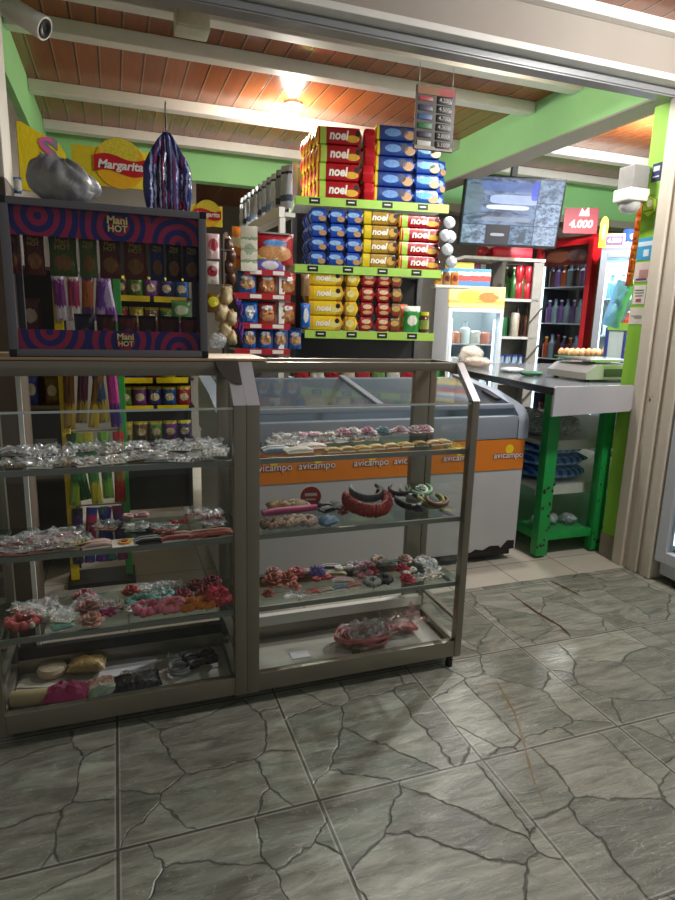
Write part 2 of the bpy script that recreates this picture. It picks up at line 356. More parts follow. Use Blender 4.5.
# right hand pier with its old painted frame
struct(MB().bx(2.262, 2.62, 2.2, 2.29, .12, 2.07).build('wall_front', GREEN_PIER, smooth=False))
struct(MB().bx(2.258, 2.62, 2.196, 2.294, 0, .119).build('baseboard_front', M('#8f8776', .8, 0, .15, 12), smooth=False))
struct(MB().bx(2.62, 5.4, 2.2, 2.249, 0, 2.129).build('wall_front', WHITE_DIRTY, smooth=False))
def old_paint():
    t = NT('chipped_white_paint'); tc = t.n('ShaderNodeTexCoord'); n1 = t.n('ShaderNodeTexNoise', i_Scale=9.0, i_Detail=7.0, i_Roughness=.7); t.l(tc.outputs['Object'], n1.inputs['Vector'])
    n2 = t.n('ShaderNodeTexNoise', i_Scale=2.5, i_Detail=3.0); t.l(tc.outputs['Object'], n2.inputs['Vector'])
    c = t.mix(t.math('MULTIPLY', n2.outputs[0], .6), lin('#d9d3c6'), lin('#b3a890'))
    r = t.math('GREATER_THAN', n1.outputs[0], .69); c = t.mix(r, c, lin('#5f4a38')); return t.out(bsdf(t, c, .6, 0, .4, n1.outputs[0], .3).outputs[0])
OLD = old_paint()
trim(MB().bx(2.245, 2.42, 2.135, 2.195, 0, 2.1, .006).bx(2.262, 2.42, 2.105, 2.135, 0, 2.1).bx(2.25, 2.42, 2.05, 2.105, 0, 2.1, .006).bx(2.266, 2.42, 2.03, 2.05, 0, 2.1).bx(2.252, 2.42, 1.975, 2.03, 0, 2.1, .006), OLD)
# left hand frame post: white above, bare wood below
trim(MB().bx(-.42, -.284, 2.12, 2.3, 1.5, 2.1, .004), WHITE_DIRTY)
trim(MB().bx(-.42, -.284, 2.12, 2.3, 0, 1.499, .004), M('#55473a', .7, 0, .2, 9))

# ---------------------------------------------------------------- stains on the floor
def stain(pts, w, hx, label, seed):
    rg = random.Random(seed); mb = MB(); L = []; Rr = []
    P = [atz(x, y, .0006) for x, y in pts]; Q = []
    for a, b in zip(P, P[1:]): Q += [a.lerp(b, k/6) for k in range(6)]
    Q.append(P[-1]); n = len(Q)
    for i, p in enumerate(Q):
        d = (Q[min(i+1, n-1)]-Q[max(i-1, 0)]).normalized(); s = Vector((-d.y, d.x, 0)); k = w*rg.uniform(.4, 1)*(.25+math.sin(math.pi*i/(n-1)))
        L.append(mb.bm.verts.new(p+s*k)); Rr.append(mb.bm.verts.new(p-s*k))
    for i in range(n-1): mb.bm.faces.new((L[i], L[i+1], Rr[i+1], Rr[i]))
    tag(mb.build('floor_stain', M(hx, .5, 0, .2, 40)), label, 'stain')
stain([(470, 689), (497, 682), (514, 712), (523, 740), (533, 778), (545, 806)], .004, '#7d683c', 'thin ochre stain trickling across the stone tiles in front of the showcase', 1)
stain([(510, 593), (536, 612), (560, 626), (571, 636)], .008, '#4d2c1a', 'long dark reddish brown streak on the floor near the showcase corner', 2)
stain([(549, 580), (562, 586), (583, 597)], .008, '#5a3722', 'short brown streak on the floor in front of the green counter', 3)
stain([(595, 577), (609, 582)], .005, '#3a2c22', 'small dark scratch on the floor beside the white door frame', 4)

# ================================================================ LIGHT
def lamp(name, loc, energy, color=(1, 1, 1), r=.06, point=False):
    l = bpy.data.lights.new(name, 'POINT' if point else 'SPOT'); l.energy = energy
    if not point: l.spot_size = R(172); l.spot_blend = .5
    l.color = color; l.shadow_soft_size = r
    o = bpy.data.objects.new(name, l); COL.objects.link(o); o.location = loc; return o
def bulb(x, y, label):
    t = thing('ceiling_bulb', label, 'light', (x, y, 2.35))
    MB().lathe([(.055, 0), (.055, -.012), (.04, -.022), (.022, -.024), (.022, -.04)], n=20).build('lamp_holder', WHITE, t)
    MB().lathe([(.014, -.0405), (.022, -.055), (.034, -.075), (.037, -.09), (.03, -.11), (.014, -.12)], n=20).build('bulb_globe', emis('bulb_glow', '#fff4e2', 40), t)
    return t
bulb(1.03, 3.76, 'lit round bulb in a white holder on the plank ceiling above the biscuits')
lamp('bulb_light', (1.03, 3.76, 2.21), 70, (1, .95, .87), .05); lamp('bulb_light', (1.03, 3.76, 2.2), 13, (1, .93, .83), .05, True)
bulb(3.15, 3.1, 'lit round bulb in a white holder on the ceiling of the drinks corner')
lamp('bulb_light', (3.15, 3.1, 2.21), 90, (.97, .98, 1), .05); lamp('bulb_light', (3.15, 3.1, 2.2), 22, (.97, .98, 1), .05, True)
bulb(1.75, 2.52, 'lit round bulb on the ceiling just inside the shop header')
lamp('bulb_light', (1.75, 2.52, 2.21), 21, (1, .97, .92), .05)
# unseen fill lamp added under the walkway ceiling to brighten the foreground
t_ = thing('added_fill_lamp', 'unseen round fill lamp added under the walkway ceiling outside the shop', 'light', (2.05, 1.3, 2.324))
MB().lathe([(.09, 0), (.09, -.02), (.07, -.035)], n=24).build('fill_lamp_base', WHITE, t_)
MB().lathe([(.068, -.036), (.05, -.052), (.01, -.056)], n=24).build('fill_lamp_shade', emis('fill_lamp_glow', '#f2f5ff', 12), t_)
lamp('added_fill_light', (2.05, 1.25, 2.2), 35, (1, .98, .95), .1, True)
w = bpy.data.worlds.new('world'); sc.world = w; w.use_nodes = True
bg = w.node_tree.nodes['Background']; bg.inputs[0].default_value = lin('#c9c8c4'); bg.inputs[1].default_value = .15
sc.view_settings.view_transform = 'Standard'; sc.view_settings.look = 'None'; sc.view_settings.gamma = 1; sc.view_settings.exposure = 1.05

# ================================================================ SHOWCASES
S1, S2, S3, BASE = .742, .522, .300, .0655
FY, RY = 1.59, 1.89
def showcase(x0, x1, label, wide_end):
    t = thing('display_case', label, 'display case', ((x0+x1)/2, 0, 0)); cx = (x0+x1)/2; a, b = x0-cx, x1-cx; p = .024
    f = MB()
    wl, wr = (p, .034) if wide_end == 'r' else (.036, p)
    for xa, xb in ((a, a+wl), (b-wr, b)):
        f.bx(xa, xb, FY, FY+.028, .04, .893, .002)                             # front post
        f.bx(xa, xb, RY-.024, RY, .04, 1.0, .002)                              # rear post
        f.bx(xa+.002, xb-.002, 1.70, RY-.024, .978, 1.0, .002)                 # top side bar
        f.bx(xa+.002, xb-.002, FY+.028, RY-.024, .045, .092, .002)             # bottom side bar
        f.bx(xa+.004, xb-.004, FY+.028, RY-.024, .16, .172)
    if wide_end == 'l': f.bx(b-.085, b-.030, RY-.03, RY-.004, .092, .978, .002)                  # sliding door stile at the back
    f.bx(a+wl, b-wr, FY+.002, FY+.026, .042, .097, .002)                      # bottom front rail
    f.bx(a+wl, b-wr, 1.84, 1.858, .066, .112, .002)                       # back kickboard
    f.bx(a+wl, b-wr, 1.70, 1.722, .962 if wide_end == 'r' else .975, 1.0, .002); f.bx(a+wl, b-wr, RY-.022, RY-.002, .955, 1.0, .002)
    f.build('frame', ALU, t)
    for xa, xb in ((a, a+wl), (b-wr, b)):
        MB().prism([(FY, .8935), (FY+.028, .8935), (1.722, 1.0), (1.70, 1.0)], xa, xb, 'yz').build('sloping_bar', ALU_LIGHT, t)['label'] = 'pale sloping bar'
    MB().bx(a+wl, b-wr, FY+.028, RY-.026, .053, .065).build('base_panel', M('#b9b5ab', .35, 0, .12, 9), t, False)
    k = MB(); k.bx(a+wl, b-wr, 1.838, 1.860, .1125, .147).build('sliding_track', PLATE if wide_end == 'l' else BLACK, t, False)
    for nm, z in (('top', S1), ('mid', S2), ('low', S3)):
        sh = MB().bx(a+.006, b-.006, FY+.03, RY-.05, z-.008, z-.001).build('glass_shelf', GLASS_DARK, t, False)
        MB().bx(a+wl, b-wr, FY+.022, FY+.0295, z-.016, z-.001).build('shelf_edge', M('#7d807a', .35, .2, .1, 8), sh, False)
        br = MB()
        for q in (a+wl, b-wr-.008): br.bx(q, q+.008, FY+.03, RY-.03, z-.02, z-.0085)
        br.build('bracket', ALU_DARK, sh, False)
    MB().bx(a+wl, b-wr, FY+.010, FY+.014, .0975, .884).build('front_pane', GLASS, t, False)
    e = MB(); e.prism([(FY+.010, .886), (FY+.014, .886), (1.704, .985), (1.700, .985)], a+wl, b-wr, 'yz'); e.build('sloping_pane', GLASS, t, False)
    MB().bx(a+wl, b-wr, FY+.008, FY+.0095, .882, .888).build('pane_rim', M('#c8d4d2', .2, .2), t, False)
    for q in ((a+.008,) if wide_end == 'r' else (b-.012,)):
        MB().prism([(FY+.028, .095), (RY-.024, .095), (RY-.024, .978), (1.722, .978), (FY+.03, .885)], q, q+.004, 'yz').build('side_pane', GLASS, t, False)
    for q in (a+.03, b-.03):
        for y in ((FY+.075 if not (wide_end == 'l' and q > 0) else FY+.02), RY-.02): MB().lathe([(.012, 0), (.012, .02), (.008, .041)], (q, y, 0), 10).build('foot', BLACK, t)
    return t
CL, CRt = (-.335, .318), (.3185, 1.035)
case_l = showcase(CL[0], CL[1], 'glass and aluminium showcase on the left with a wooden board on top', 'r')
case_r = showcase(CRt[0], CRt[1], 'open topped glass and aluminium showcase on the right with a sloping front', 'l')
MB().bx(-.32, .305, 1.722, RY-.024, .992, .998).build('top_pane', GLASS, case_l, False, loc=(.0085, 0, 0))
MB().prism([(0, 0)] + [(-.062*math.cos(i*math.pi/16), -.085*math.sin(i*math.pi/16)) for i in range(9)], -.001, .0008, 'xy').build('board_shade', M('#4b4643', .4), case_l, False, loc=(.3245, 1.699, 1.003), rot=(R(44), 0, 0))  # shade under the board, modelled as a thin dark quarter disc
MB().bx(-.262, -.250, RY-.035, RY-.026, .092, .975).build('sliding_stile', PLATE, case_l, False, loc=(.0085, 0, 0))['label'] = 'white stile at the back'
bd = MB().bx(-.34, .40, 1.70, 1.915, 1.0015, 1.010, .003).build('wooden_board', M('#b59a78', .55, 0, .12, 6)); tag(bd, 'thin beige wooden board lying on the left showcase under the snack box', 'board')

# ================================================================ SNACK BOX ON THE LEFT SHOWCASE
def swirl(name, cs):
    t = NT(name); tc = t.n('ShaderNodeTexCoord'); nz = t.n('ShaderNodeTexNoise', i_Scale=14.0, i_Detail=1.0); t.l(tc.outputs['Object'], nz.inputs['Vector'])
    d = None
    for c in cs:
        vm = t.n('ShaderNodeVectorMath', operation='DISTANCE'); t.l(tc.outputs['Object'], vm.inputs[0]); vm.inputs[1].default_value = c
        d = vm.outputs['Value'] if d is None else t.math('MINIMUM', d, vm.outputs['Value'])
    d = t.math('MULTIPLY_ADD', nz.outputs[0], .012, d)
    f = t.math('GREATER_THAN', t.math('FRACT', t.math('DIVIDE', d, .0285)), .5)
    return t.out(bsdf(t, t.mix(f, lin('#1b1f63'), lin('#8d2147')), .35).outputs[0])
bxn = thing('snack_display_box', 'dark aluminium framed peanut snack box with navy and red swirl panels on the showcase', 'display box', (-.006, 1.70, 1.0115))
W2, BH, BD = .241, .374, .19
f = MB()
for s_ in (-1, 1):
    f.bx(s_*W2, s_*(W2-.02), 0, .02, .012, BH-.012, .002); f.bx(s_*W2, s_*(W2-.02), BD-.02, BD, .012, BH-.012, .002)
    f.bx(s_*W2, s_*(W2-.004), .02, BD-.02, .012, BH-.012)
for z0, z1 in ((0, .018), (BH-.018, BH)):
    f.bx(-W2+.012, W2-.012, 0, .02, z0, z1, .002); f.bx(-W2+.012, W2-.012, BD-.02, BD, z0, z1, .002)
f.bx(-W2+.004, W2-.004, .02, BD-.02, .002, .006); f.bx(-W2+.004, W2-.004, .02, BD-.02, BH-.008, BH-.003)
f.build('frame', M('#757377', .4, .4, .06, 8), bxn)
for s_ in (-1, 1):
    for z in (.008, BH-.008): MB().box((s_*(W2-.0075), .0095, z), (.018, .021, .0185), None, .003).build('corner_cap', BLACK, bxn)
hp = MB().bx(-W2+.02, W2-.02, .012, .016, BH-.085, BH-.018).build('header_panel', swirl('swirl_header', [(-.16, .014, .335), (.025, .014, .325), (.17, .014, .29)]), bxn, False)
fp = MB().bx(-W2+.02, W2-.02, .012, .016, .018, .066).build('footer_panel', swirl('swirl_footer', [(-.15, .014, .06), (.03, .014, .04), (.165, .014, .02)]), bxn, False)
LY = M('#d8c98a', .5)
text('Mani', .026, LY, hp, (.022, .0105, .338), bold=.03); text('HOT', .022, LY, hp, (.022, .0105, .318), bold=.03)
text('Mani', .022, LY, fp, (.030, .0105, .051), bold=.03); text('HOT', .018, LY, fp, (.030, .0105, .033), bold=.03)
MB().bx(-W2+.02, W2-.02, .0165, .0178, .018, BH-.018).build('front_pane', glass_mat('box_glass', '#e4e4e6', .5), bxn, False)

def bag(name, label, cat, loc, w, h, d, mat, rz=0, group=None, txt=None, tcol='#f2e6b0', tz=.68, tsz=None, tilt=0, seed=0, bold=.03, crimp_mat=None, shear=0):
    """a filled wrapper standing or hanging, its lettering printed on the front"""
    rg = random.Random(seed)
    t = MB().pillow((0, 0, 0), w, h, d, 9, 10, jit=.08, rng=rg, bottom=.3).build(name, mat, None, loc=loc, rot=(tilt, 0, rz)); tag(t, label, cat, group)
    if txt:
        ln = txt.split('|')
        for i, s in enumerate(ln): text(s, tsz or w*.30, M(tcol, .5), t, (0, -d/2-.002, h*tz - i*(tsz or w*.3)*.85), bold=bold, shear=shear)
    return t
B0 = (1.70+.045)
tops = [(5, 22, '#7a2030', 'dark red'), (25, 47, '#7a2a1c', 'brown red'), (50, 79, '#5f7a34', 'green'), (80, 99, '#6f8a3c', 'light green'), (100, 122, '#7d3524', 'reddish brown'), (124, 148, '#8a3f2a', 'russet'), (150, 165, '#2e4f86', 'blue'), (166, 182, '#2a2530', 'black'), (183, 200, '#27305c', 'dark blue')]
for i, (a, b, hx, nm) in enumerate(tops):
    p0, p1 = at(a, 280, B0), at(b, 280, B0); wd = p1.x-p0.x; top = 1.318; hh = .108
    m = print_mat('peanut_' + hx[1:], hx, ((.9, 1.1, '#191418'),), (.5, .3, .33, .18, '#b0793c'))
    bag('snack_bag', '%s peanut snack bag hanging in the swirl box, %s from left' % (nm, nth(i)), 'snack bag', ((p0.x+p1.x)/2, B0, top-hh), wd*.96, hh, .022, m, 0, 'peanut bags hanging in the box', 'Mani|HOT', '#e2c65a', .78, wd*.26, seed=i)
for i, (a, b, hx, nm) in enumerate([(75, 96, '#2b2b4a', 'navy'), (97, 117, '#5b2022', 'maroon'), (118, 138, '#7a2622', 'dark red'), (139, 157, '#4c2a24', 'brown'), (158, 180, '#6d1f28', 'wine red'), (181, 198, '#8e1d30', 'bright red')]):
    p0, p1 = at(a, 340, 1.745), at(b, 340, 1.745); wd = p1.x-p0.x
    bag('snack_bag', '%s peanut bag standing behind the lower swirl panel, %s from left' % (nm, nth(i)), 'snack bag', ((p0.x+p1.x)/2, 1.748, 1.0185), wd*.97, .1, .026, print_mat('peanut2_' + hx[1:], hx, ((.92, 1.1, '#1a1216'),), (.5, .45, .3, .2, '#9c6a3a')), 0, 'peanut bags standing in the box', seed=20+i)

# plastic sack on top of the snack box
def blob(mb, c, rx, ry, rz_, seed, seg=20, amp=.12, flat=.0):
    rg = random.Random(seed); ph = [(rg.uniform(1, 4), rg.uniform(0, 6), rg.uniform(1, 4), rg.uniform(0, 6)) for _ in range(7)]
    vs = bmesh.ops.create_uvsphere(mb.bm, u_segments=seg, v_segments=seg*2//3, radius=1)['verts']
    for v in vs:
        d = v.co.normalized(); th = math.atan2(d.y, d.x); k = 1+amp*sum(math.sin(a*th*1.0*round(a)+b+c_*d.z*2+e) for a, b, c_, e in ph)/3
        z = d.z*k*rz_; v.co = Vector(c)+Vector((d.x*k*rx, d.y*k*ry, max(z, -rz_*.96 if not flat else -flat)))
    return mb
def sack_mat():
    t = NT('thin_grey_plastic'); tc = t.n('ShaderNodeTexCoord'); nz = t.n('ShaderNodeTexNoise', i_Scale=22.0, i_Detail=5.0, i_Distortion=1.5); t.l(tc.outputs['Object'], nz.inputs['Vector'])
    n2 = t.n('ShaderNodeTexNoise', i_Scale=14.0, i_Detail=2.0); t.l(tc.outputs['Object'], n2.inputs['Vector'])
    c = t.mix(n2.outputs[0], lin('#6a6d73'), lin('#c4c7cc')); b = bsdf(t, c, .42, 0, .45, nz.outputs[0], .6); tr = t.n('ShaderNodeBsdfTransparent'); mx = t.n('ShaderNodeMixShader', i_0=.82)
    t.l(tr.outputs[0], mx.inputs[1]); t.l(b.outputs[0], mx.inputs[2]); return t.out(mx.outputs[0])
ps = blob(MB(), (0, 0, .05), .084, .07, .05, 3, 64, .05, .0485)
rg = random.Random(12); kn = Vector((-.022, 0, .1)); cr = [(rg.uniform(5, 16), rg.uniform(0, 6), rg.uniform(20, 70), rg.uniform(.0012, .003)) for _ in range(7)]
for v in ps.bm.verts:
    if v.co.z > .03:
        v.co.z = .03 + (v.co.z-.03)*(1.05 - 4.5*max(-.05, min(.08, v.co.x))); d = v.co-kn; th = math.atan2(d.y, d.x)
        v.co += v.co.normalized()*sum(am*math.sin(f_*th+p_+q_*d.length) for f_, p_, q_, am in cr)
ps.tube([(-.02, 0, .078), (-.026, .002, .094), (-.018, -.004, .102)], [.018, .008, .013], 8)
ps = ps.build('plastic_sack', sack_mat(), None, loc=(-.104, 1.785, 1.388), angle=180); tag(ps, 'bulging pale grey plastic sack lying on top of the snack box', 'plastic bag')

# ================================================================ SIGNS AND HANGING GOODS OVER THE LEFT SHOWCASE
sg = thing('yellow_sign_board', 'tall yellow sign board with a pink and grey letter behind the plastic sack', 'sign', (at(43, 168, 2.5).x, 2.5, 1.53), R(14))
MB().prism([(-.075, 0), (.075, 0), (.075, .135), (.055, .165), (-.06, .215), (-.075, .215)], -.012, .012, 'xz').build('board', print_mat('yellow_board', '#f1d70c', ()), sg, False)
text('S', .12, M('#8b8b93', .4), sg, (.022, -.0135, .128), bold=.06, extr=.0015, label='grey letter'); text('S', .12, M('#e46aa8', .4), sg, (.012, -.0155, .132), bold=.012, extr=.001, label='pink inner letter')
def margarita(label, loc, w, rz, full):
    t = thing('snack_brand_sign', label, 'sign', loc, rz); h = w*.5
    MB().bx(-w/2, w/2, -.004, .004, 0, h, .001).build('board', M('#ead52a', .5), t)
    MB().lathe([(w*.33, 0), (w*.33, .004)], (w*.12, -.005, h*.62), 32, (0, -1, 0)).build('sun_disc', print_mat('sun_disc', '#f0b41c', (), (.5, .7, .38, .3, '#f3cf3a'), axis=2), t, False)
    rb = MB(); N = 16
    up_ = [(-w*.22+w*.68*i/N, h*.78+w*.035*math.sin(i/N*6.28)) for i in range(N+1)]; lo_ = [(-w*.22+w*.68*i/N, h*.36+w*.035*math.sin(i/N*6.28)) for i in range(N+1)]
    rb.prism(up_+lo_[::-1], -.0115, -.0098, 'xz'); rb.build('red_ribbon', M('#c0161f', .4), t, False)
    text('Margarita', w*.155, PLATE, t, (w*.12, -.0125, h*.56), bold=.03, shear=.2)
    return t
margarita('wide yellow and red Margarita snack sign in front of the green beam', at(112, 187, 2.75), .285, 0, 1)
margarita('smaller Margarita snack sign on yellow board right of the foil strips', at(203, 226, 3.2), .19, 0, 0)
fs = thing('snack_hanging_strip', 'shiny navy and silver foil packets bunched on a hanging strip beside the big sign', 'snack strip', at(168, 196, 2.4))
for k in range(7):
    rg = random.Random(k); x0 = (k-3)*.022; mb = MB()
    zs = [.21-.03*j for j in range(10)]; mb.tube([(x0*(.12+.88*min(1, j/4))+rg.uniform(-.003, .003), rg.uniform(-.008, .008)+(.012 if k % 2 else 0), z) for j, z in enumerate(zs)], [.004, .010, .015, .019, .018, .021, .019, .020, .016, .006], 8)
    mb.build('packet', print_mat('foil_%d' % (k % 3), ['#26306e', '#4a4f8a', '#1c1d3c'][k % 3], ((.3, .38, '#a9aed0'), (.55, .6, '#a02a55'), (.72, .78, '#8f96c4')), None, None, .15, 0, .16, 7), fs, angle=180)
MB().tube([(0, 0, .2), (0, .02, .3)], .0025, 6).tube([(0, .02, .3), (0, .01, .312), (0, -.004, .3)], .002, 6).build('hanging_loop', BLACK, fs)

# bullet camera, junction box, hanging price board
cm = thing('security_camera', 'white bullet security camera fixed to the left green beam', 'camera', at(4, 4, 2.46), 0)
dirv = (at(40, 25, 2.40)-at(2, 2, 2.45)).normalized()
MB().lathe([(.03, 0), (.034, .01), (.034, .12), (.036, .121), (.036, .15), (.03, .15)], (0, 0, 0), 20, dirv).build('housing', PLATE, cm)
MB().lathe([(.0295, .1501), (.0295, .152), (.018, .153), (.012, .150)], (0, 0, 0), 20, dirv).build('lens', M('#08080a', .35, 0, .1, 30, 0, .15), cm)
MB().bar((0, 0, .02), (-.0, .0, 2.349-cm.location.z), .03, .03, .004).build('bracket', PLATE, cm)
jb = MB().box((0, 0, -.04), (.13, .11, .08), None, .008); jb.box((0, -.058, -.04), (.11, .006, .064), None, .002); tag(jb.build('junction_box', M('#d4d3bb', .5), None, loc=(.335, 2.74, 2.288)), 'square cream junction box under the first white ceiling beam', 'junction box')
pb = thing('price_board', 'grey hanging price board with coloured names and black price tiles', 'price board', (1.21, 2.33, 1.9), R(-4))
MB().bx(-.083, .083, -.004, .004, -.115, .115, .002).build('board', M('#625f59', .5, 0, .1, 8), pb)
MB().bx(-.078, .078, -.0065, -.0045, .083, .112).build('header', print_mat('board_head', '#8d5b34', ((.6, 1.1, '#a33b34'),), None, None, .4, 0), pb, False)
for i, (hx, s) in enumerate([('#b5404a', '4.200'), ('#3c3550', '4.500'), ('#3a5a8f', '4.700'), ('#1c6a3a', '4.300'), ('#2b2440', '2.800'), ('#c9c6bd', '5.100')]):
    z = .068-i*.032
    MB().box((-.042, -.006, z), (.058, .003, .02 if i else .013), None, .001).build('name_plate', M(hx, .4), pb)
    q = MB().box((.037, -.006, z), (.062, .003, .026), None, .001).build('price_tile', BLACK, pb); text(s, .021, M('#b9b7ae', .5), q, (.037, -.0078, z), bold=.01)
MB().bx(-.08, .08, -.0065, -.0045, -.113, -.100).build('footer', M('#a9a294', .5), pb, False)
for s_ in (-.07, .07): MB().tube([(s_, 0, .115), (s_, 0, .193)], .0015, 6).build('cord', M('#c9c6bd', .6), pb)

# ================================================================ CHEST FREEZER
FX0, FX1 = .365, 1.785
fz = thing('chest_freezer', 'white chest freezer with orange band and sloping glass lid behind the showcases', 'freezer', (0, 0, 0))
FW = M('#b9babb', .35, 0, .05, 5); FG = M('#8f98a3', .35, .1, .05, 6)
MB().bx(FX0, FX1, 2.342, 2.38, .062, .607, .006).bx(FX0, FX1, 2.92, 2.95, .062, .585, .004).bx(FX0, FX0+.04, 2.38, 2.92, .062, .585).bx(FX1-.04, FX1, 2.38, 2.92, .062, .585).bx(FX0+.04, FX1-.04, 2.38, 2.92, .062, .42).build('body', FW, fz)
MB().bx(FX0+.02, FX1-.02, 2.36, 2.94, .03, .0615).build('plinth', BLACK, fz)
bdn = MB().bx(FX0+.004, FX1-.004, 2.337, 2.3415, .462, .606).build('orange_band', M('#dd7e1c', .4, 0, .06, 4), fz, False); bdn['label'] = 'orange advertising band'
MB().bx(FX0+.051, FX1-.051, 2.333, 2.378, .608, .715, .01).bx(FX0+.051, FX1-.051, 2.915, 2.953, .587, .835, .008).build('rim', FG, fz)
prof = [(2.332, .69), (2.345, .722), (2.375, .748), (2.43, .766), (2.60, .805), (2.955, .85), (2.955, .608), (2.332, .608)]
for x0, x1 in ((FX0-.006, FX0+.05), (FX1-.05, FX1+.006)): MB().prism(prof, x0, x1, 'yz').build('end_cap', M('#9aa6b4', .35, .1, .05, 6), fz)
MB().bar((FX0+.05, 2.40, .752), (FX1-.05, 2.40, .752), .05, .02, .004).bar(((FX0+FX1)/2, 2.42, .764), ((FX0+FX1)/2, 2.93, .842), .035, .016, .003).build('lid_frame', FG, fz)
lg = MB()
xm = (FX0+FX1)/2
for x0, x1 in ((FX0+.052, xm-.02), (xm+.02, FX1-.052)): lg.prism([(2.42, .757), (2.42, .763), (2.925, .838), (2.925, .832)], x0, x1, 'yz')
lg.build('glass_lid', glass_mat('lid_glass', '#e6eef2', .8, .03), fz, False)
MB().bar((FX1-.09, 2.45, .776), (FX1-.075, 2.60, .799), .035, .012, .004).build('lid_handle', BLACK, fz, False)
MB().prism([(1.53, .062), (1.56, .078), (1.60, .070), (1.64, .088), (1.69, .085), (1.70, .072), (1.735, .108), (1.775, .104), (1.775, .062)], 2.3405, 2.3418, 'xz').build('rust_edge', M('#1d1614', .8, 0, .3, 30), fz, False)['label'] = 'black rusted lower edge'
MR = M('#8e1f16', .5)
for px in (273, 317, 371, 410, 458, 507):
    p = at(px, 470, 2.336)
    MB().lathe([(.022, 0), (.022, .002)], (p.x+.004, 2.3368, .560), 16, (0, -1, 0)).build('sun_logo', YELLOW, bdn, False)
    text('avicampo', .043, MR, bdn, (p.x, 2.3345, .532), bold=.05, extr=.0006); text('avicampo', .043, PLATE, bdn, (p.x, 2.3333, .532), bold=.004, extr=.0006)
rg = random.Random(5)
for i, (px, py, w_, h_, hx, nm) in enumerate([(285, 400, .16, .22, '#b5a58c', 'beige'), (302, 412, .18, .22, '#c98f5c', 'tan'), (322, 400, .08, .25, '#4a4fb0', 'violet blue'), (345, 405, .16, .2, '#bfc4c9', 'frosty white'), (385, 405, .2, .22, '#cdd2d6', 'clear frosted'), (455, 400, .22, .25, '#c3cbd3', 'pale frosted')]):
    q = atz(px, py+20, .47); q.x = min(max(q.x, FX0+.15), FX1-.17); q.y = 2.55 + .09*(i % 3)
    b = MB().pillow((0, 0, 0), w_, h_, .1, 8, 8, jit=.2, rng=random.Random(i), flat=True)
    m = print_mat('frozen_%d' % i, hx, (), (.5, .5, .35, .3, '#d9c060' if i == 2 else '#e4e4e2'), axis=1)
    tag(b.build('frozen_food_bag', m, None, loc=(.56+.215*i, 2.62, .425), rot=(0, 0, rg.uniform(-.1, .1))), '%s bag of frozen food lying in the chest freezer' % nm, 'food bag', 'bags in the freezer')

# ================================================================ GREEN COUNTER
ct = thing('counter', 'green painted metal counter with grey worktop against the right hand pier', 'counter', (0, 0, 0))
tp = [(1.805, 2.205), (2.243, 2.205), (2.243, 2.305), (3.2, 2.305), (3.2, 3.75), (2.02, 3.75), (1.90, 2.96)]
MB().prism(tp, .83, .855).build('worktop', M('#8d9297', .18, .55, .1, 6), ct, False)
MB().bar((1.802, 2.2, .842), (1.893, 2.96, .842), .014, .032).bar((1.893, 2.96, .842), (2.01, 3.75, .842), .014, .032).build('edge_trim', M('#1c1c20', .25, .3), ct, False)
MB().prism([(1.802, .732), (1.802, .858), (1.81, .863), (2.238, .868), (2.246, .855), (2.246, .758), (2.236, .746)], 2.19, 2.2035, 'xz').build('end_panel', M('#c3c4c8', .3, .15, .05, 8), ct, False)['label'] = 'pale grey end panel'
for x0, x1, y0 in ((1.90, 1.965, 2.325), (2.235, 2.292, 2.325), (1.95, 2.0, 3.5), (2.95, 3.0, 3.5)):
    MB().bx(x0, x1, y0, y0+.05, .012, .829, .003).build('leg', GREEN_PAINT, ct)
for q in (MB().bx(1.966, 2.234, 2.335, 2.365, .085, .125, .003), MB().bx(1.966, 2.234, 2.335, 2.365, .785, .828), MB().bx(1.915, 1.955, 2.376, 3.499, .085, .125)): q.build('rail', GREEN_PAINT, ct)
MB().bx(1.958, 2.9, 2.37, 3.49, .10, .118).build('bottom_shelf', M('#2b9a52', .5, 0, .2, 9), ct, False)
for z in (.335, .565):
    MB().prism([(1.957, 2.45), (2.9, 2.45), (2.9, 3.45), (1.957, 3.45)], z-.02, z).bx(1.957, 2.9, 2.44, 2.4495, z-.05, z).build('shelf', WHITE, ct, False)
MB().bx(1.967, 2.233, 2.34, 2.344, .126, .784).build('front_pane', GLASS, ct, False)
rg = random.Random(2)
k = MB()
for i in range(16): k.box((1.9+rg.uniform(0, .066), 2.3245, .06+.35*rg.random()**2), (rg.uniform(.006, .016), .002, rg.uniform(.006, .02)), (0, rg.uniform(0, 3), 0))
for i in range(8): k.box((2.235+rg.uniform(.005, .05), 2.3245, .05+.4*rg.random()**2), (rg.uniform(.005, .012), .002, rg.uniform(.006, .02)), (0, rg.uniform(0, 3), 0))
k.build('chipped_paint', M('#3b2a20', .8), ct, False)
def gingham():
    t = NT('blue_check_cloth'); tc = t.n('ShaderNodeTexCoord'); sx = t.n('ShaderNodeSeparateXYZ'); t.l(tc.outputs['Object'], sx.inputs[0])
    a = t.math('GREATER_THAN', t.math('FRACT', t.math('MULTIPLY', sx.outputs[0], 22)), .5); b = t.math('GREATER_THAN', t.math('FRACT', t.math('MULTIPLY', sx.outputs[2], 24)), .5)
    c = t.mix(t.math('MULTIPLY', t.math('ADD', a, b), .5), lin('#1c4aa8'), lin('#8fc4f4')); return t.out(bsdf(t, c, .85).outputs[0])
for i in range(3):
    b = blob(MB(), (0, 0, 0), .20, .16, .034, 11+i, 22, .06)
    tag(b.build('folded_blanket', gingham(), None, loc=(2.17, 2.63, .371+i*.066), rot=(0, 0, R(3*i)), angle=180), 'blue checked folded blanket on the counter shelf, %s of the pile' % ['bottom', 'middle', 'top'][i], 'blanket', 'folded blankets')
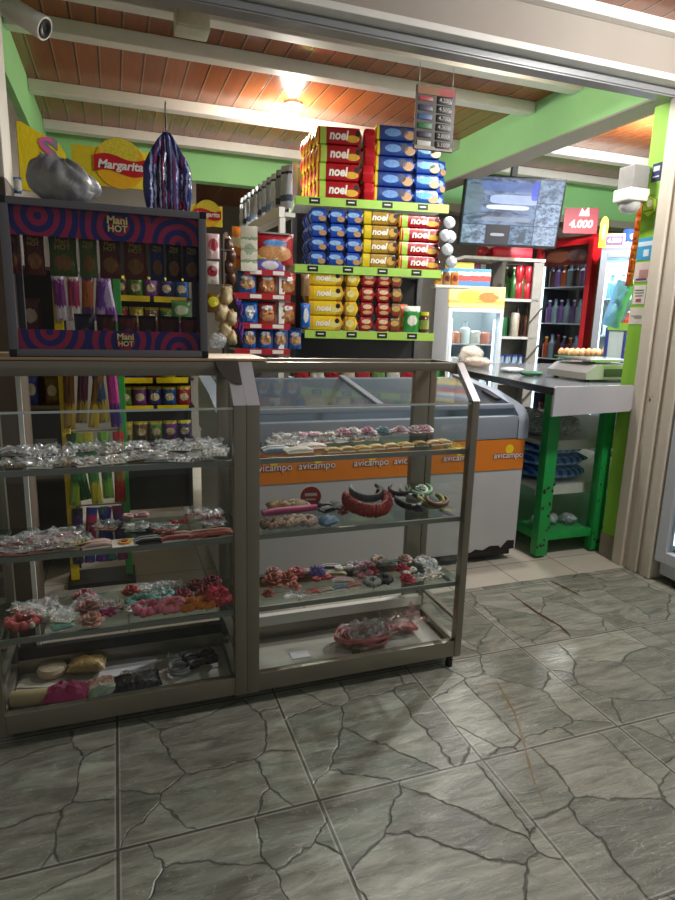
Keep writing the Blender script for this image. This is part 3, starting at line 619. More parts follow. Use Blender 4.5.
for i in range(4):
    b = blob(MB(), (0, 0, 0), .085, .12, .05, 31+i, 18, .12)
    tag(b.build('wrapped_parcel', film_mat('parcel_film', '#b7bfbf', .75, .2), None, loc=(2.03+.17*(i % 2), 2.60+.27*(i//2), .616), angle=180), 'pale plastic wrapped parcel on upper counter shelf, %s' % ['front left', 'front right', 'back left', 'back right'][i], 'parcel', 'parcels on upper counter shelf')
for i in range(3): tag(blob(MB(), (0, 0, 0), .04, .05, .028, 41+i, 14, .2).build('crumpled_bag', FILM_GREY, None, loc=(2.0+.09*i, 2.45+.03*(i % 2), .147), angle=180), 'small crumpled clear bag on the green bottom shelf, %s from left' % nth(i), 'bag', 'crumpled bags in the counter')

# scale, tray of eggs, parcels on the worktop
st = thing('weighing_scale', 'stainless shop weighing scale on the grey worktop by the pier', 'scale', (2.385, 2.60, .8555), R(0))
sb = MB().prism([(-.19, .012), (.19, .012), (.19, .05), (.165, .085), (-.13, .085), (-.19, .045)], -.15, .15, 'xz'); sb.build('body', M('#b0aeac', .35, .2, .08, 9), st, False)
MB().box((0, 0, .105), (.30, .25, .012), None, .004).box((0, 0, .093), (.1, .1, .012)).build('pan', M('#c2c5c8', .2, .8, .04), st)
MB().box((.03, -.152, .045), (.22, .004, .04), None, .001).build('display_panel', M('#4c4a52', .25), st); text('00.00', .022, M('#9a3a35', .4), st, (.06, -.1548, .045), bold=.01, name='digits')
for x in (-.15, .15):
    for y in (-.12, .12): MB().lathe([(.014, 0), (.014, .013)], (x, y, 0), 10).build('foot', BLACK, st)
for n_t in range(2):
    y0 = 3.33; x0 = at(594, 350, 3.25).x-.06; z0 = .8555+n_t*.047
    tr = MB()
    for i in range(7):
        for j in range(4): tr.lathe([(.014, 0), (.017, .012), (.0205, .03)], (i*.046-.138, j*.046-.069, 0), 8)
    tr.bx(-.17, .17, -.098, .098, .028, .033)
    tag(tr.build('egg_tray', M('#2f6b3c', .7), None, loc=(x0+.06, y0, z0)), '%s green egg tray on the worktop behind the scale' % ('lower', 'upper')[n_t], 'egg tray', 'egg trays')
    for i in range(7):
        for j in range(4 if n_t else 1):
            e = MB().lathe([(.001, -.0), (.012, .003), (.0185, .012), (.0205, .022), (.018, .035), (.011, .045), (.001, .05)], n=12)
            tag(e.build('egg', M(('#c99468', '#d3a57c', '#bf8657')[(i+j) % 3], .5, 0, .06), None, loc=(x0+.06+i*.046-.138, y0+j*.046-.069, z0+.0335), rot=(0, 0, 0)), 'brown egg, %s from left in the %s row of the %s tray' % (nth(i), ['front', 'second', 'third', 'back'][j], ('lower', 'upper')[n_t]), 'egg', 'eggs in the green trays')
bs = thing('blue_stand', 'blue framed stand with a pale panel on the worktop beside the pier', 'stand', (at(614, 350, 2.95).x, 2.95, .8555), R(-20))
MB().bx(-.06, -.045, -.01, .01, 0, .27, .002).bx(.045, .06, -.01, .01, 0, .27, .002).bx(-.045, .045, -.01, .01, .25, .27).bx(-.045, .045, -.01, .01, .03, .05).bx(-.07, .07, -.05, .05, 0, .008).build('frame', M('#18318c', .4), bs, False)
MB().bx(-.045, .045, -.004, .004, .05, .25).build('panel', M('#b9c2cc', .4), bs, False)
MB().bx(-.06, .06, -.014, -.011, .255, .30).build('green_card', M('#7fae3c', .5), bs, False)
for i, (px, py, w_, h_, hx, nm, st_) in enumerate([(458, 358, .16, .13, '#a88a66', 'standing clear bag of brown snacks', 1), (470, 366, .2, .07, '#b5844a', 'lying clear bag of tan snacks', 0), (497, 369, .15, .03, '#cfd2d4', 'flat pale bag', 0)]):
    p = atz(px, py, .858); p.x = max(p.x, 2.11+.09*i*0); p.y = min(p.y, 3.66); p = Vector((2.10+[.12, .0, .05][i], [3.56, 3.3, 3.0][i], .8565))
    cn = blob(MB(), (0, 0, h_/2), w_/2, .045, h_/2*.92, 51+i, 18, .08); cn = cn.build('snack_bag', print_mat('snackfill_%d' % i, hx, (), (.5, .4, .5, .4, hx), None, .5, 2, .2, 25), None, loc=p, angle=180)
    tag(cn, nm+' on the end of the worktop', 'food bag'); blob(MB(), (0, 0, h_/2), w_/2*1.12, .055, h_/2*1.0, 51+i, 18, .08).build('wrapper', FILM, cn, angle=180)
gc = blob(MB(), (0, 0, .014), .07, .045, .0135, 61, 18, .12).build('green_cloth', M('#1f5a3a', .8), None, loc=(2.12, 2.78, .8556), angle=180); tag(gc, 'small dark green folded cloth on the worktop in front of the drinks', 'cloth')

# ================================================================ BISCUIT SHELVES
GA = R(-10.7); G0 = Vector((.91, 3.25, 0)); GU = Vector((math.cos(GA), math.sin(GA), 0)); GV = Vector((-GU.y, GU.x, 0))
def G(u, v, z): return G0 + GU*u + GV*v + Vector((0, 0, z))
gd = thing('shelf_unit', 'tall black shelf unit with light green price strips full of biscuit packs', 'shelf unit', G0, GA)
LEV = [('upper', 1.748, 0, .83, '#a6d45c'), ('middle', 1.408, 0, .81, '#a6d45c'), ('lower', 1.066, .06, .79, '#aed65a'), ('lowest', .78, .0, .8, '#b81c2a')]
GD = .42
MB().bx(.02, .80, GD, GD+.02, .02, 1.98).build('back_panel', M('#2b2a2c', .6), gd, False)
up = MB()
for u in (.015, .79): up.bx(u, u+.03, GD-.03, GD+.02, 0, 2.0)
up.build('upright', M('#5c5c5e', .5, .3), gd, False); MB().bx(.02, .80, .04, GD, .0, .1).build('plinth', BLACK, gd, False)
for nm, z, a, b, hx in LEV:
    s = MB().bx(a+.004, b-.004, .008, GD-.03, z-.022, z-.001).build('shelf', M('#cfd0cd', .5), gd, False)
    ps_ = MB().bx(a, b, 0, .007, z-.043, z).build('price_strip', M(hx, .4, 0, .1, 12), s, False)
    for k in range(4 if nm != 'lowest' else 5):
        u = a + (b-a)*(.12+.235*k)
        MB().bx(u-.028, u+.028, -.002, .0005, z-.034, z-.005).build('price_tag', M('#16201a' if nm != 'lowest' else '#e8e6df', .4), ps_, False)
        MB().bx(u-.018, u+.016, -.0032, -.0021, z-.022, z-.016).build('price_line', PLATE if nm != 'lowest' else RED, ps_, False)
MB().bx(-.004, .004, .008, GD-.03, 1.706, 1.748).bx(-.004, .004, .008, GD-.03, 1.366, 1.408).build('side_strip', M('#9fb48a', .5), gd, False)

def pack_mesh(L, Hh, D, segs, fin=.014):
    mb = MB(); xs = [-L/2, -L/2+fin*.6, -L/2+fin]
    for fr, _ in segs[:-1]: xs.append(-L/2+L*fr)
    xs += [L/2-fin, L/2-fin*.6, L/2]; xs = sorted(xs); rings = []
    def rr(x):
        e = min(x+L/2, L/2-x); k = 1 if e >= fin*.99 else (.72 if e > fin*.3 else .10)
        hh, dd = Hh/2*k, D/2*(1 if k == 1 else (.85 if k > .5 else .9)); c = min(hh, dd)*.45; P = []
        for sx_, sy_ in ((1, 1), (-1, 1), (-1, -1), (1, -1)):
            for q in range(3):
                an = {(1, 1): 0, (-1, 1): 90, (-1, -1): 180, (1, -1): 270}[(sx_, sy_)] + q*45
                P.append((sx_*(dd-c)+c*math.cos(R(an)), Hh/2+sy_*(hh-c)+c*math.sin(R(an))))
        return [mb.bm.verts.new((x, y, z)) for y, z in P]
    for x in xs: rings.append((x, rr(x)))
    for (xa, A), (xb, B) in zip(rings, rings[1:]):
        m = ((xa+xb)/2+L/2)/L; mi = next((i for i, (fr, _) in enumerate(segs) if m <= fr), len(segs)-1)
        for k in range(12): f = mb.bm.faces.new((A[k], A[(k+1) % 12], B[(k+1) % 12], B[k])); f.material_index = mi
    mb.bm.faces.new(rings[0][1][::-1]); f = mb.bm.faces.new(rings[-1][1]); f.material_index = len(segs)-1
    return mb
def biscuit(L, Hh, D, segs, word=None, wpos=0, wsz=.5, wcol='#f3efe6', pics=(), seal=None, shear=.15):
    o = pack_mesh(L, Hh, D, segs).build('biscuit_pack', [M(h, .28, 0, .12, 22, .35) for _, h in segs])
    if word: text(word, Hh*wsz, M(wcol, .4), o, (L*wpos, -D/2-.0012, Hh*.5), bold=.035, shear=shear)
    for px, pz, rx, rz_, hx in pics:
        m = MB(); m.prism([(px*L+rx*L*math.cos(a*math.pi/8), Hh*pz+rz_*Hh*math.sin(a*math.pi/8)) for a in range(16)], -D/2-.0008, -D/2+.001, 'xz'); m.build('wrapper_picture', M(hx, .35, 0, .3, 60), o, False)
    if seal is not None: MB().lathe([(Hh*.17, 0), (Hh*.17, .001)], (L*seal, -D/2-.0004, Hh*.66), 14, (0, -1, 0)).build('black_seal', BLACK, o, False)
    return proto(o)
RN = biscuit(.245, .077, .066, [(.035, '#b3131f'), (.075, '#e8c62e'), (.11, '#b3131f'), (.24, '#b2d65a'), (1, '#a5131f')], 'noel', .0, .72, pics=[(.30, .35, .15, .2, '#e3b23a')], seal=.41)
RE = biscuit(.20, .077, .062, [(.18, '#b3131f'), (.34, '#e2c230'), (.7, '#b3131f'), (.84, '#e2c230'), (1, '#b3131f')])
BL = biscuit(.225, .068, .066, [(.12, '#e0c52e'), (.2, '#28366e'), (1, '#1a3a86')], None, pics=[(-.06, .52, .2, .26, '#5f8fd0'), (.34, .4, .13, .3, '#b58a5c'), (.2, .62, .1, .28, '#1a2450')])
BC = biscuit(.145, .068, .066, [(1, '#1b4a9e')], None, pics=[(-.05, .56, .33, .24, '#3f9fd8'), (.27, .35, .2, .28, '#bd9160')])
BS = biscuit(.094, .077, .066, [(1, '#1a46a6')], None, pics=[(-.06, .62, .34, .18, '#8fb8e8'), (.22, .3, .22, .2, '#b98d60')])
GN = biscuit(.205, .078, .066, [(.26, '#d9c01e'), (.30, '#7b5a22'), (.72, '#a8862d'), (1, '#7c5a2a')], 'noel', -.02, .62, pics=[(.32, .5, .1, .3, '#caa23c')], seal=.41)
YN = biscuit(.205, .074, .066, [(.2, '#d6a91e'), (.8, '#e6c424'), (1, '#c9981c')], 'noel', -.05, .6, pics=[(.27, .42, .17, .2, '#f0dc8a')], seal=.34)
YE = biscuit(.085, .074, .066, [(.4, '#b58a24'), (1, '#dcb92a')], None, pics=[(.0, .5, .28, .26, '#f0dc8a')])
RS = biscuit(.085, .074, .066, [(1, '#96121e')], None, pics=[(.05, .68, .3, .16, '#e7c9a0'), (.05, .3, .3, .13, '#c9a06a')])
BR = biscuit(.07, .074, .066, [(1, '#6b4a26')], None, pics=[(.0, .6, .34, .2, '#c9a45a'), (.0, .25, .3, .13, '#8a2a1c')])
USED = set()
def put(p, loc, rz, label, group, sz=1):
    o = p
    if p.name not in USED:
        USED.add(p.name); p.location = loc; p.rotation_euler = (0, 0, rz); tag(p, label, 'biscuit pack', group)
    else: o = copy_tree(p, None, label, loc, rz, group); o['category'] = 'biscuit pack'
    o.scale = (1, 1, sz)
NL = ['lowest', 'second up', 'third up', 'fourth up', 'topmost']
def stack(p, u, v, z, n, hh, desc, group, turn=0, jit=.004, sz=1):
    hh *= sz
    for k in range(n):
        nm = NL[k] if k < n-1 else 'topmost'
        put(p, G(u+rnd.uniform(-jit, jit), v, z+k*(hh+.0008)), GA+turn, '%s pack, %s of %s' % (desc[0], nm, desc[1]), group, sz)
ux = lambda px: (px-296)*.00544
T = 1.7485
stack(RN, ux(337), .05, T, 4, .077, ('long red', 'the big front stack on the upper shelf'), 'red biscuit packs', sz=1.13)
for r in range(4): stack(RN, ux(337)-.012*(r+1), .05+.07*(r+1), T, 4, .077, ('red and yellow', 'the %s row behind the big red stack' % nth(r)), 'red biscuit packs', sz=1.13)
stack(RE, ux(366)+.004, .105, T, 4, .077, ('red', 'the narrow end-on column beside the big red stack'), 'end-on red packs', R(90), sz=1.13)
stack(BL, ux(392), .05, T, 5, .068, ('yellow ended blue', 'the left blue stack on the upper shelf'), 'blue biscuit packs', sz=1.1)
stack(BC, ux(425.5), .05, T, 5, .068, ('bright blue', 'the right blue stack on the upper shelf'), 'blue biscuit packs', sz=1.1)
stack(BL, ux(392), .125, T, 4, .068, ('blue', 'the stack behind the left blue packs on the upper shelf'), 'blue biscuit packs', sz=1.1)
stack(BS, ux(445), .20, T, 3, .077, ('small blue', 'the short stack right of the upper shelf'), 'small blue packs', R(25), sz=1.13)
T = 1.4085
for c in range(3):
    stack(BS, ux(320.5)+c*.0955-.008, .045, T, 4, .077, ('small blue', 'the %s blue column from left on the middle shelf' % nth(c)), 'small blue packs', sz=0.925)
for r in range(3): stack(BS, ux(320.5)-.012-.005*r, .045+.072*(r+1), T, 4, .077, ('blue', 'the %s row behind the left blue column, middle shelf' % nth(r)), 'small blue packs', sz=0.925)
stack(GN, ux(380), .045, T, 4, .0785, ('gold and yellow', 'the gold stack on the middle shelf'), 'gold biscuit packs', sz=0.925)
stack(RN, ux(419)+.012, .045, T, 3, .077, ('red', 'the red stack at the right of the middle shelf'), 'red biscuit packs', sz=0.925); put(RN, G(ux(420)+.0, .055, T+3*.0722), GA, 'red pack lying on top of the red stack, middle shelf', 'red biscuit packs', .9)
T = 1.0665
stack(YN, ux(326.5), .045, T, 4, .074, ('long yellow', 'the yellow stack on the lower shelf'), 'yellow biscuit packs', sz=1.06)
for r in range(2): stack(YN, ux(326.5), .045+.072*(r+1), T, 4, .074, ('yellow', 'the %s row behind the yellow stack, lower shelf' % nth(r)), 'yellow biscuit packs', sz=1.06)
stack(YE, ux(353.5), .045, T, 4, .074, ('short yellow', 'the narrow yellow column on the lower shelf'), 'yellow biscuit packs', sz=1.06)
for c in range(2): stack(RS, ux(369.5)+.0905*c, .045, T, 4, .074, ('dark red', 'the %s dark red column on the lower shelf' % ['left', 'right'][c]), 'dark red packs', sz=1.06)
stack(BR, ux(398)+.008, .045, T, 4, .074, ('brown', 'the brown column on the lower shelf'), 'brown packs', sz=1.06)
bag('snack_pouch', 'orange pouch behind the green pouch on the lower shelf', 'pouch', G(ux(409), .095, T), .075, .155, .04, print_mat('orange_pouch', '#c8571c', (), (.5, .4, .35, .2, '#e8c070')), GA)
bag('snack_pouch', 'green pouch standing at the right of the lower shelf', 'pouch', G(ux(418.5), .045, T), .095, .145, .04, print_mat('green_pouch', '#2f8a3e', ((.8, 1.1, '#c9cfc0'),), (.5, .45, .3, .2, '#e2e6d0')), GA)
jr = thing('jar', 'small dark jar with yellow lid at the right end of the lower shelf', 'jar', G(ux(432), .05, T), GA)
MB().lathe([(.026, 0), (.03, .004), (.03, .085), (.024, .095)], n=16).build('jar_body', M('#4a2f1c', .15), jr); MB().lathe([(.0265, .0955), (.0265, .115)], n=16).build('lid', M('#c8c22a', .4), jr); MB().lathe([(.0306, .02), (.0306, .07)], n=16).build('paper_label', M('#7d8a3a', .5), jr, False)
rb = MB().lathe([(.03, 0), (.036, .02), (.036, .1), (.03, .12), (.016, .135), (.016, .15)], n=14); tag(rb.build('red_bottle', M('#8c1a1a', .25), None, loc=G(ux(414), .2, T)), 'round red bottle standing behind the pouches on the lower shelf', 'bottle')
for i in range(9):
    bag('snack_packet', '%s small packet in the row on the lowest shelf behind the freezer, %s from left' % (['red', 'white', 'red', 'pale', 'red', 'green', 'white', 'red', 'cream'][i], nth(i)), 'packet', G(.05+i*.088, .05, .7805), .083, .095, .035, M(['#b2202c', '#d8d4cc', '#a81c2a', '#c9b9a8', '#b8303a', '#6f9a4a', '#d5d2cc', '#b2202c', '#d8cba0'][i], .3, 0, .3, 30), GA, 'packets on the lowest shelf', seed=i)

# ---------------------------------------------------------------- bread rack at the left end of the biscuit shelves
BY = 3.2
br_ = thing('bread_rack', 'narrow bread rack with red price strips at the left end of the biscuit shelves', 'rack', (.73, BY, 0))
zz = [at(275, 270, 3.2).z, at(275, 294, 3.2).z, at(275, 323.5, 3.2).z, at(275, 349, 3.2).z]
MB().bx(-.165, -.150, .19, .205, 0, 1.56).bx(.135, .150, .19, .205, 0, 1.56).bx(-.15, .135, .195, .2, .02, 1.54).build('frame', M('#8a8a8c', .4, .4), br_, False)
for i, z in enumerate(zz):
    x0 = -.10 if i == 0 else -.15
    s = MB().bx(x0, .14, .006, .19, z-.012, z-.001).build('shelf', M('#a9a9ab', .4, .3), br_, False); ps_ = MB().bx(x0, .145, 0, .0055, z-.03, z).build('price_strip', RED, s, False)
    for k in (-.04, .08): MB().bx(k-.03, k+.03, -.0015, .0003, z-.025, z-.006).build('price_tag', PLATE, ps_, False)
MB().bx(-.02, .14, .006, .012, 1.545, 1.552).build('hook_bar', M('#8a8a8c', .4, .4), br_, False)
bread = print_mat('bread_bag', '#a8402c', ((.86, 1.1, '#8d1f22'),), (.5, .38, .42, .28, '#c48a58'), (.5, .72, .3, .1, '#dbe2f0'), .25)
breadb = print_mat('bread_bag_blue', '#2a5fae', ((.9, 1.1, '#1b3f8a'),), (.5, .42, .4, .25, '#c39a70'), (.45, .7, .3, .1, '#e8ecf2'), .25)
breadbb = print_mat('blue_bag', '#1f62b8', (), (.5, .5, .25, .3, '#d8e2f2'), None, .25)
def bx_(px): return at(px, 300, BY+.05).x
for r, (z, items) in enumerate([(zz[1], [(247, breadb, 'blue and tan'), (266.5, bread, 'red and tan'), (286.5, bread, 'red and tan')]), (zz[2], [(249, breadbb, 'blue and white'), (266.5, bread, 'reddish brown'), (286.5, bread, 'reddish brown')]), (zz[3], [(249, breadb, 'blue topped'), (265, breadb, 'blue topped'), (280, breadb, 'blue topped'), (295, breadb, 'blue topped')])]):
    for i, (px, m, nm) in enumerate(items):
        bag('bread_bag', '%s bread bag on the %s shelf of the bread rack, %s from left' % (nm, ['upper', 'middle', 'bottom'][r], nth(i)), 'bread bag', (bx_(px), BY+.05, z), .098 if r < 2 else .078, .112, .06, m, 0, 'bags on the bread rack', seed=i+r*5)
bag('bread_bag', 'large red bag picturing round loaves hanging at the top of the bread rack', 'bread bag', (bx_(273), BY+.03, 1.395), .205, .16, .05, print_mat('big_bread', '#a3232b', ((.86, 1.1, '#7d1620'),), (.5, .35, .44, .26, '#c9925f'), (.5, .66, .3, .1, '#5c8fd0'), .25), 0, None)
bag('bread_bag', 'blue bag with violet packets below the large red bread bag', 'bread bag', (bx_(268), BY+.02, zz[0]+.0005), .15, .075, .025, print_mat('violet_pk', '#6a5fae', ((.7, 1.1, '#b8b43a'),), (.5, .3, .3, .3, '#d8d6e6')), 0)
wp = MB()
for i in range(4): wp.box((0, 0, .055*i+.0275), (.085, .004, .054), (R(4 if i % 2 else -4), 0, 0), .001)
tag(wp.build('paper_strip', print_mat('coupon_strip', '#d8d6c4', ((.2, .26, '#7d9a7a'), (.45, .5, '#a8b088'), (.7, .76, '#7d9a7a')), (.5, .5, .3, .12, '#9fb39a')), None, loc=(bx_(247), BY-.0062, 1.352)), 'pale paper strip of small sachets hanging at the left of the bread rack', 'sachet strip')
bag('snack_packet', 'orange and white packet at the left edge of the bread rack behind the paper strip', 'packet', (bx_(239), BY+.03, 1.37), .075, .2, .02, print_mat('orange_pkt', '#d8822a', ((.5, .75, '#e6d8b8'), (.2, .3, '#b83a2a'))), 0)
bag('snack_packet', 'brown packet hanging between the bread rack and the yellow biscuits, upper', 'packet', (bx_(302), BY-.01, 1.245), .05, .11, .02, M('#8a6a44', .3, 0, .4, 30), 0); bag('snack_packet', 'blue and white packet hanging between the bread rack and the yellow biscuits, lower', 'packet', (bx_(302.5), BY-.01, 1.08), .055, .125, .025, breadbb, 0)
for i in range(5):
    rg = random.Random(i); m = MB(); m.tube([(rg.uniform(-.01, .01), rg.uniform(-.006, .006), -.025*k) for k in range(9)], [.004+.004*math.sin(k*1.3) for k in range(9)], 6)
    tag(m.build('violet_ribbon', M('#6a3f9a', .3, 0, .3), None, loc=(bx_(236)+.006*i-.004, BY-.004*i+.006, 1.23-.01*i)), 'violet curled foil ribbon at the left edge of the bread rack, %s from left' % nth(i), 'ribbon', 'violet foil ribbons')
# receding shelf of silver packs behind
sl = thing('side_shelf', 'white shelf carrying silver packs on the left side of the biscuit shelves', 'shelf', (0, 0, 0))
a_, b_ = Vector((.835, 3.24, 1.66)), Vector((.80, 4.25, 1.66))
MB().bar(a_, b_, .03, .05).build('edge_beam', PLATE, sl, False); MB().bar(a_+Vector((.0, .0, -.03)), (a_.x, a_.y, 0), .03, .03).build('post', PLATE, sl, False)
MB().bar(a_+Vector((.044, .0, -.01)), b_+Vector((.044, 0, -.01)), .056, .02).build('board', WHITE, sl, False)
for i in range(11):
    t = i/10; p = a_.lerp(b_, .02+t*.95)
    bag('silver_pack', 'silver foil pack on the receding side shelf, %s from the front' % nth(i), 'foil pack', (p.x+.034, p.y+.02, 1.686), .082, .21, .04, print_mat('silver_%d' % (i % 4), ['#b9bec6', '#8d929c', '#c9ccd2', '#9aa6b8'][i % 4], ((.15, .3, ['#4f5a72', '#2b2f3a', '#a9b4d0', '#5f86a8'][i % 4]), (.78, .84, '#3a3d46')), None, None, .15), R(-62), 'silver foil packs', seed=i)

# ================================================================ LEFT BACKGROUND: HANGING STAND AND CHIPS RACK
LYY = 2.62
hs = thing('hanging_stand', 'tall display stand with yellow and green posts and rows of hanging bags', 'stand', (-.12, LYY, 0))
MB().bx(-.1, -.068, 0, .03, .02, 1.42, .002).build('yellow_post', YELLOW, hs, False); MB().bx(.118, .146, 0, .03, .02, 1.42, .002).build('green_post', M('#3fae4e', .5), hs, False)
RAILS = [1.27, .985, .655, .34]
for z in RAILS + [1.40]: MB().tube([(-.085, .015, z), (.135, .015, z)], .004, 8).build('rail', M('#a5a5a5', .4, .6), hs)
MB().bx(-.11, .156, -.05, .11, .0, .019).build('base', BLACK, hs, False)
def hang(i, x, z, w_, h_, hx, hx2, nm, row, grp):
    bag('hanging_bag', '%s hanging bag, %s from left in the %s row of the hanging stand' % (nm, nth(i), row), 'hanging bag', (x, LYY-.01, z-h_), w_, h_, .025, print_mat('hang_%s_%s' % (hx[1:], hx2[1:]), hx, ((0, .3, hx2), (.86, 1.1, hx2)), None, None, .25, 2, .2), 0, grp, seed=i).rotation_euler = (0, R(((i*37+len(row)*13) % 17)-8), 0)
for i, (hx, h2, nm) in enumerate([('#7a2a7a', '#d8d3d8', 'purple and white'), ('#a03058', '#e0d8d4', 'pink and white'), ('#a85a28', '#4a2a5a', 'orange'), ('#6a3a9a', '#b89ac8', 'violet'), ('#c9b6d8', '#8a4aa8', 'lilac')]):
    hang(i, -.190+i*.045, 1.265, .044, .175, hx, h2, nm, 'top', 'top row hanging bags')
for i, (hx, h2, nm) in enumerate([('#5a3a1a', '#a88a2a', 'brown'), ('#4a2a3a', '#8a7a2a', 'dark'), ('#7a5a1e', '#c0a83a', 'gold'), ('#3a4a6a', '#b09a3a', 'blue gold'), ('#b03a8a', '#3a2a7a', 'magenta and violet')]):
    hang(i, -.188+i*.044, .98, .042, .31-.02*(i % 2), hx, h2, nm, 'second', 'second row hanging bags')
for i in range(5): hang(i, -.188+i*.044, .652, .043, .30-.02*(i % 2), ['#1f6a2a', '#2f7a34', '#3a8a3a', '#2a7230', '#8a6a2a'][i], ['#8aa83a', '#1a4a22', '#c0b83a', '#7ab04a', '#b02a2a'][i], ['dark green', 'green', 'light green', 'leaf green', 'olive and red'][i], 'third', 'third row hanging bags')
for i in range(5): hang(i, -.188+i*.044, .337, .043, .24, ['#3a1a5a', '#b02a5a', '#28308a', '#1f2a6a', '#5a3a8a'][i], ['#1a1a2a', '#28308a', '#5a2a8a', '#2a6a6a', '#8a2a6a'][i], ['dark violet', 'crimson', 'blue', 'navy', 'purple'][i], 'bottom', 'bottom row hanging bags')
dcb = thing('dark_cabinet', 'dark open wooden cabinet behind the left end of the showcase', 'cabinet', (-.325, 2.92, 0))
MB().bx(-.09, -.075, -.12, .12, 0, 1.3).bx(.12, .135, -.12, .12, 0, 1.3).bx(-.075, .12, .105, .12, 0, 1.3).build('body', M('#4a3f36', .6, 0, .2, 12), dcb, False)
for z in (.06, .42, .72, 1.02, 1.285): MB().bx(-.0745, .1195, -.12, .1045, z, z+.014).build('shelf', M('#6a5d50', .6, 0, .2, 12), dcb, False)
for i, (x, z, w_, h_, hx, nm) in enumerate([(.02, .4345, .09, .15, '#8a93a0', 'grey and white packet on the second lowest shelf of the dark cabinet'), (-.02, .7345, .06, .13, '#2a3f8a', 'blue packet on the middle shelf of the dark cabinet, left one'), (.06, .7345, .06, .12, '#6a5a2a', 'olive packet on the middle shelf of the dark cabinet, right one'), (.0, 1.0345, .08, .14, '#5a2a2a', 'maroon packet on the upper shelf of the dark cabinet')]): bag('snack_packet', nm, 'packet', (-.325+x, 2.86, z), w_, h_, .04, print_mat('cab_%d' % i, hx, (), (.5, .5, .3, .2, '#c9c2b4')), 0, seed=i)
CYY = 3.3
cr = thing('chips_rack', 'dark snack rack with yellow price strips behind the hanging stand', 'rack', (.13, CYY, 0))
MB().bx(-.14, -.12, .2, .22, 0, 1.5).bx(.235, .255, .2, .22, 0, 1.5).bx(-.14, .255, .221, .226, .03, 1.5).build('frame', M('#2a2a2c', .5), cr, False)
CZ = [1.205, 1.06, .675, .505]; CZ = [1.21, .925, .675, .49]
for i, z in enumerate([1.21, 1.06, .80, .655, .47]):
    s = MB().bx(-.14, .25, .006, .2, z-.012, z-.001).build('shelf', M('#3a3a3c', .4, .3), cr, False)
    if i in (0, 2, 3): 
        for x0, x1 in ((-.13, .04), (.06, .22)): MB().bx(x0, x1, -.001, .0055, z-.024, z+.004).build('price_strip', YELLOW, s, False)
    else: MB().bx(-.13, .24, 0, .0055, z-.024, z).build('price_strip', M('#4a2a6a', .4), s, False)
    for k in range(5):
        hx, nm = [('#6a4a2a', 'brown'), ('#2a5a9a', 'blue'), ('#5a8a3a', 'green'), ('#a83040', 'red'), ('#7a3a8a', 'violet'), ('#c0b02a', 'yellow'), ('#3a3a7a', 'navy')][(i*3+k*2) % 7]
        bag('chip_bag', '%s chip bag on the %s shelf of the dark snack rack, %s from left' % (nm, ['top', 'second', 'third', 'fourth', 'bottom'][i], nth(k)), 'chip bag', (.13-.1+k*.075, CYY+.05, z-.0005), .07, .10, .045, print_mat('chip_'+hx[1:], hx, ((.85, 1.1, '#c8b83a'),), (.5, .45, .33, .2, '#d8c9a0'), None, .25), 0, 'chip bags', seed=i*5+k)
for i, (px, py, w_, h_, hx, h2, nm) in enumerate([(181, 314, .085, .085, '#4f8f4a', '#cfd8b0', 'green bag of sweets'), (213, 252, .06, .11, '#d8b8bc', '#a83a4a', 'pink and white bag'), (212, 277, .065, .1, '#b8b0a8', '#8a1f2a', 'red spotted bag'), (213, 306, .07, .09, '#6a4a1a', '#d6d02a', 'brown bag with bright yellow card')]):
    p = at(px, py, 2.95); bag('snack_bag', nm+' hanging just right of the swirl snack box', 'snack bag', p+Vector((0, 0, -.03)), w_, h_, .03, print_mat('sb_%d' % i, hx, (), (.5, .55, .36, .25, h2)), 0, seed=i)
hs2 = thing('hook_pole', 'dark wire pole holding hanging snacks right of the swirl snack box', 'pole', at(224, 300, 3.0).to_2d().to_3d())
MB().tube([(0, .02, 0), (0, .02, 1.5)], .008, 8).build('pole', M('#3a332e', .5, .4), hs2); MB().lathe([(.09, 0), (.09, .012), (.02, .02)], (0, .02, 0), 16).build('base', BLACK, hs2); MB().tube([(-.09, .01, 1.43), (.04, .01, 1.43)], .003, 6).tube([(-.09, .01, 1.27), (.03, .01, 1.27)], .003, 6).tube([(0, .02, 1.188), (-.02, -.05, 1.188), (-.25, -.05, 1.188)], .003, 6).build('hook', M('#8a8a8a', .4, .6), hs2)
rg = random.Random(9)
for i, (px, py, s_) in enumerate([(226, 296, 1), (222, 312, 1.1), (231, 318, .9), (225, 330, 1), (232, 338, .8)]):
    b = blob(MB(), (0, 0, 0), .03*s_, .028, .042*s_, 70+i, 16, .2); tag(b.build('bread_twist', print_mat('dough', '#b09468', (), (.5, .5, .3, .3, '#c9b58c'), None, .45, 2, .2), None, loc=at(px, py, 2.96), angle=180), 'knobbly beige twist in the hanging bunch beside the bread rack, %s from the top' % nth(i), 'bread twist')
tag(blob(MB(), (0, 0, 0), .04, .03, .035, 81, 16, .2).build('clear_bag', FILM, None, loc=at(218, 341, 2.93), angle=180), 'small crumpled clear bag under the hanging beige twists', 'bag')
for i in range(5):
    p = at(228+3*(i % 2), 245+11*i, 3.05); tag(blob(MB(), (0, 0, 0), .024, .02, .034, 90+i, 12, .15).build('dark_sweet', M('#4a2a1c', .3, 0, .3, 30), None, loc=p, angle=180), 'dark brown sweet in the hanging bunch left of the bread rack, %s from the top' % nth(i), 'sweet')
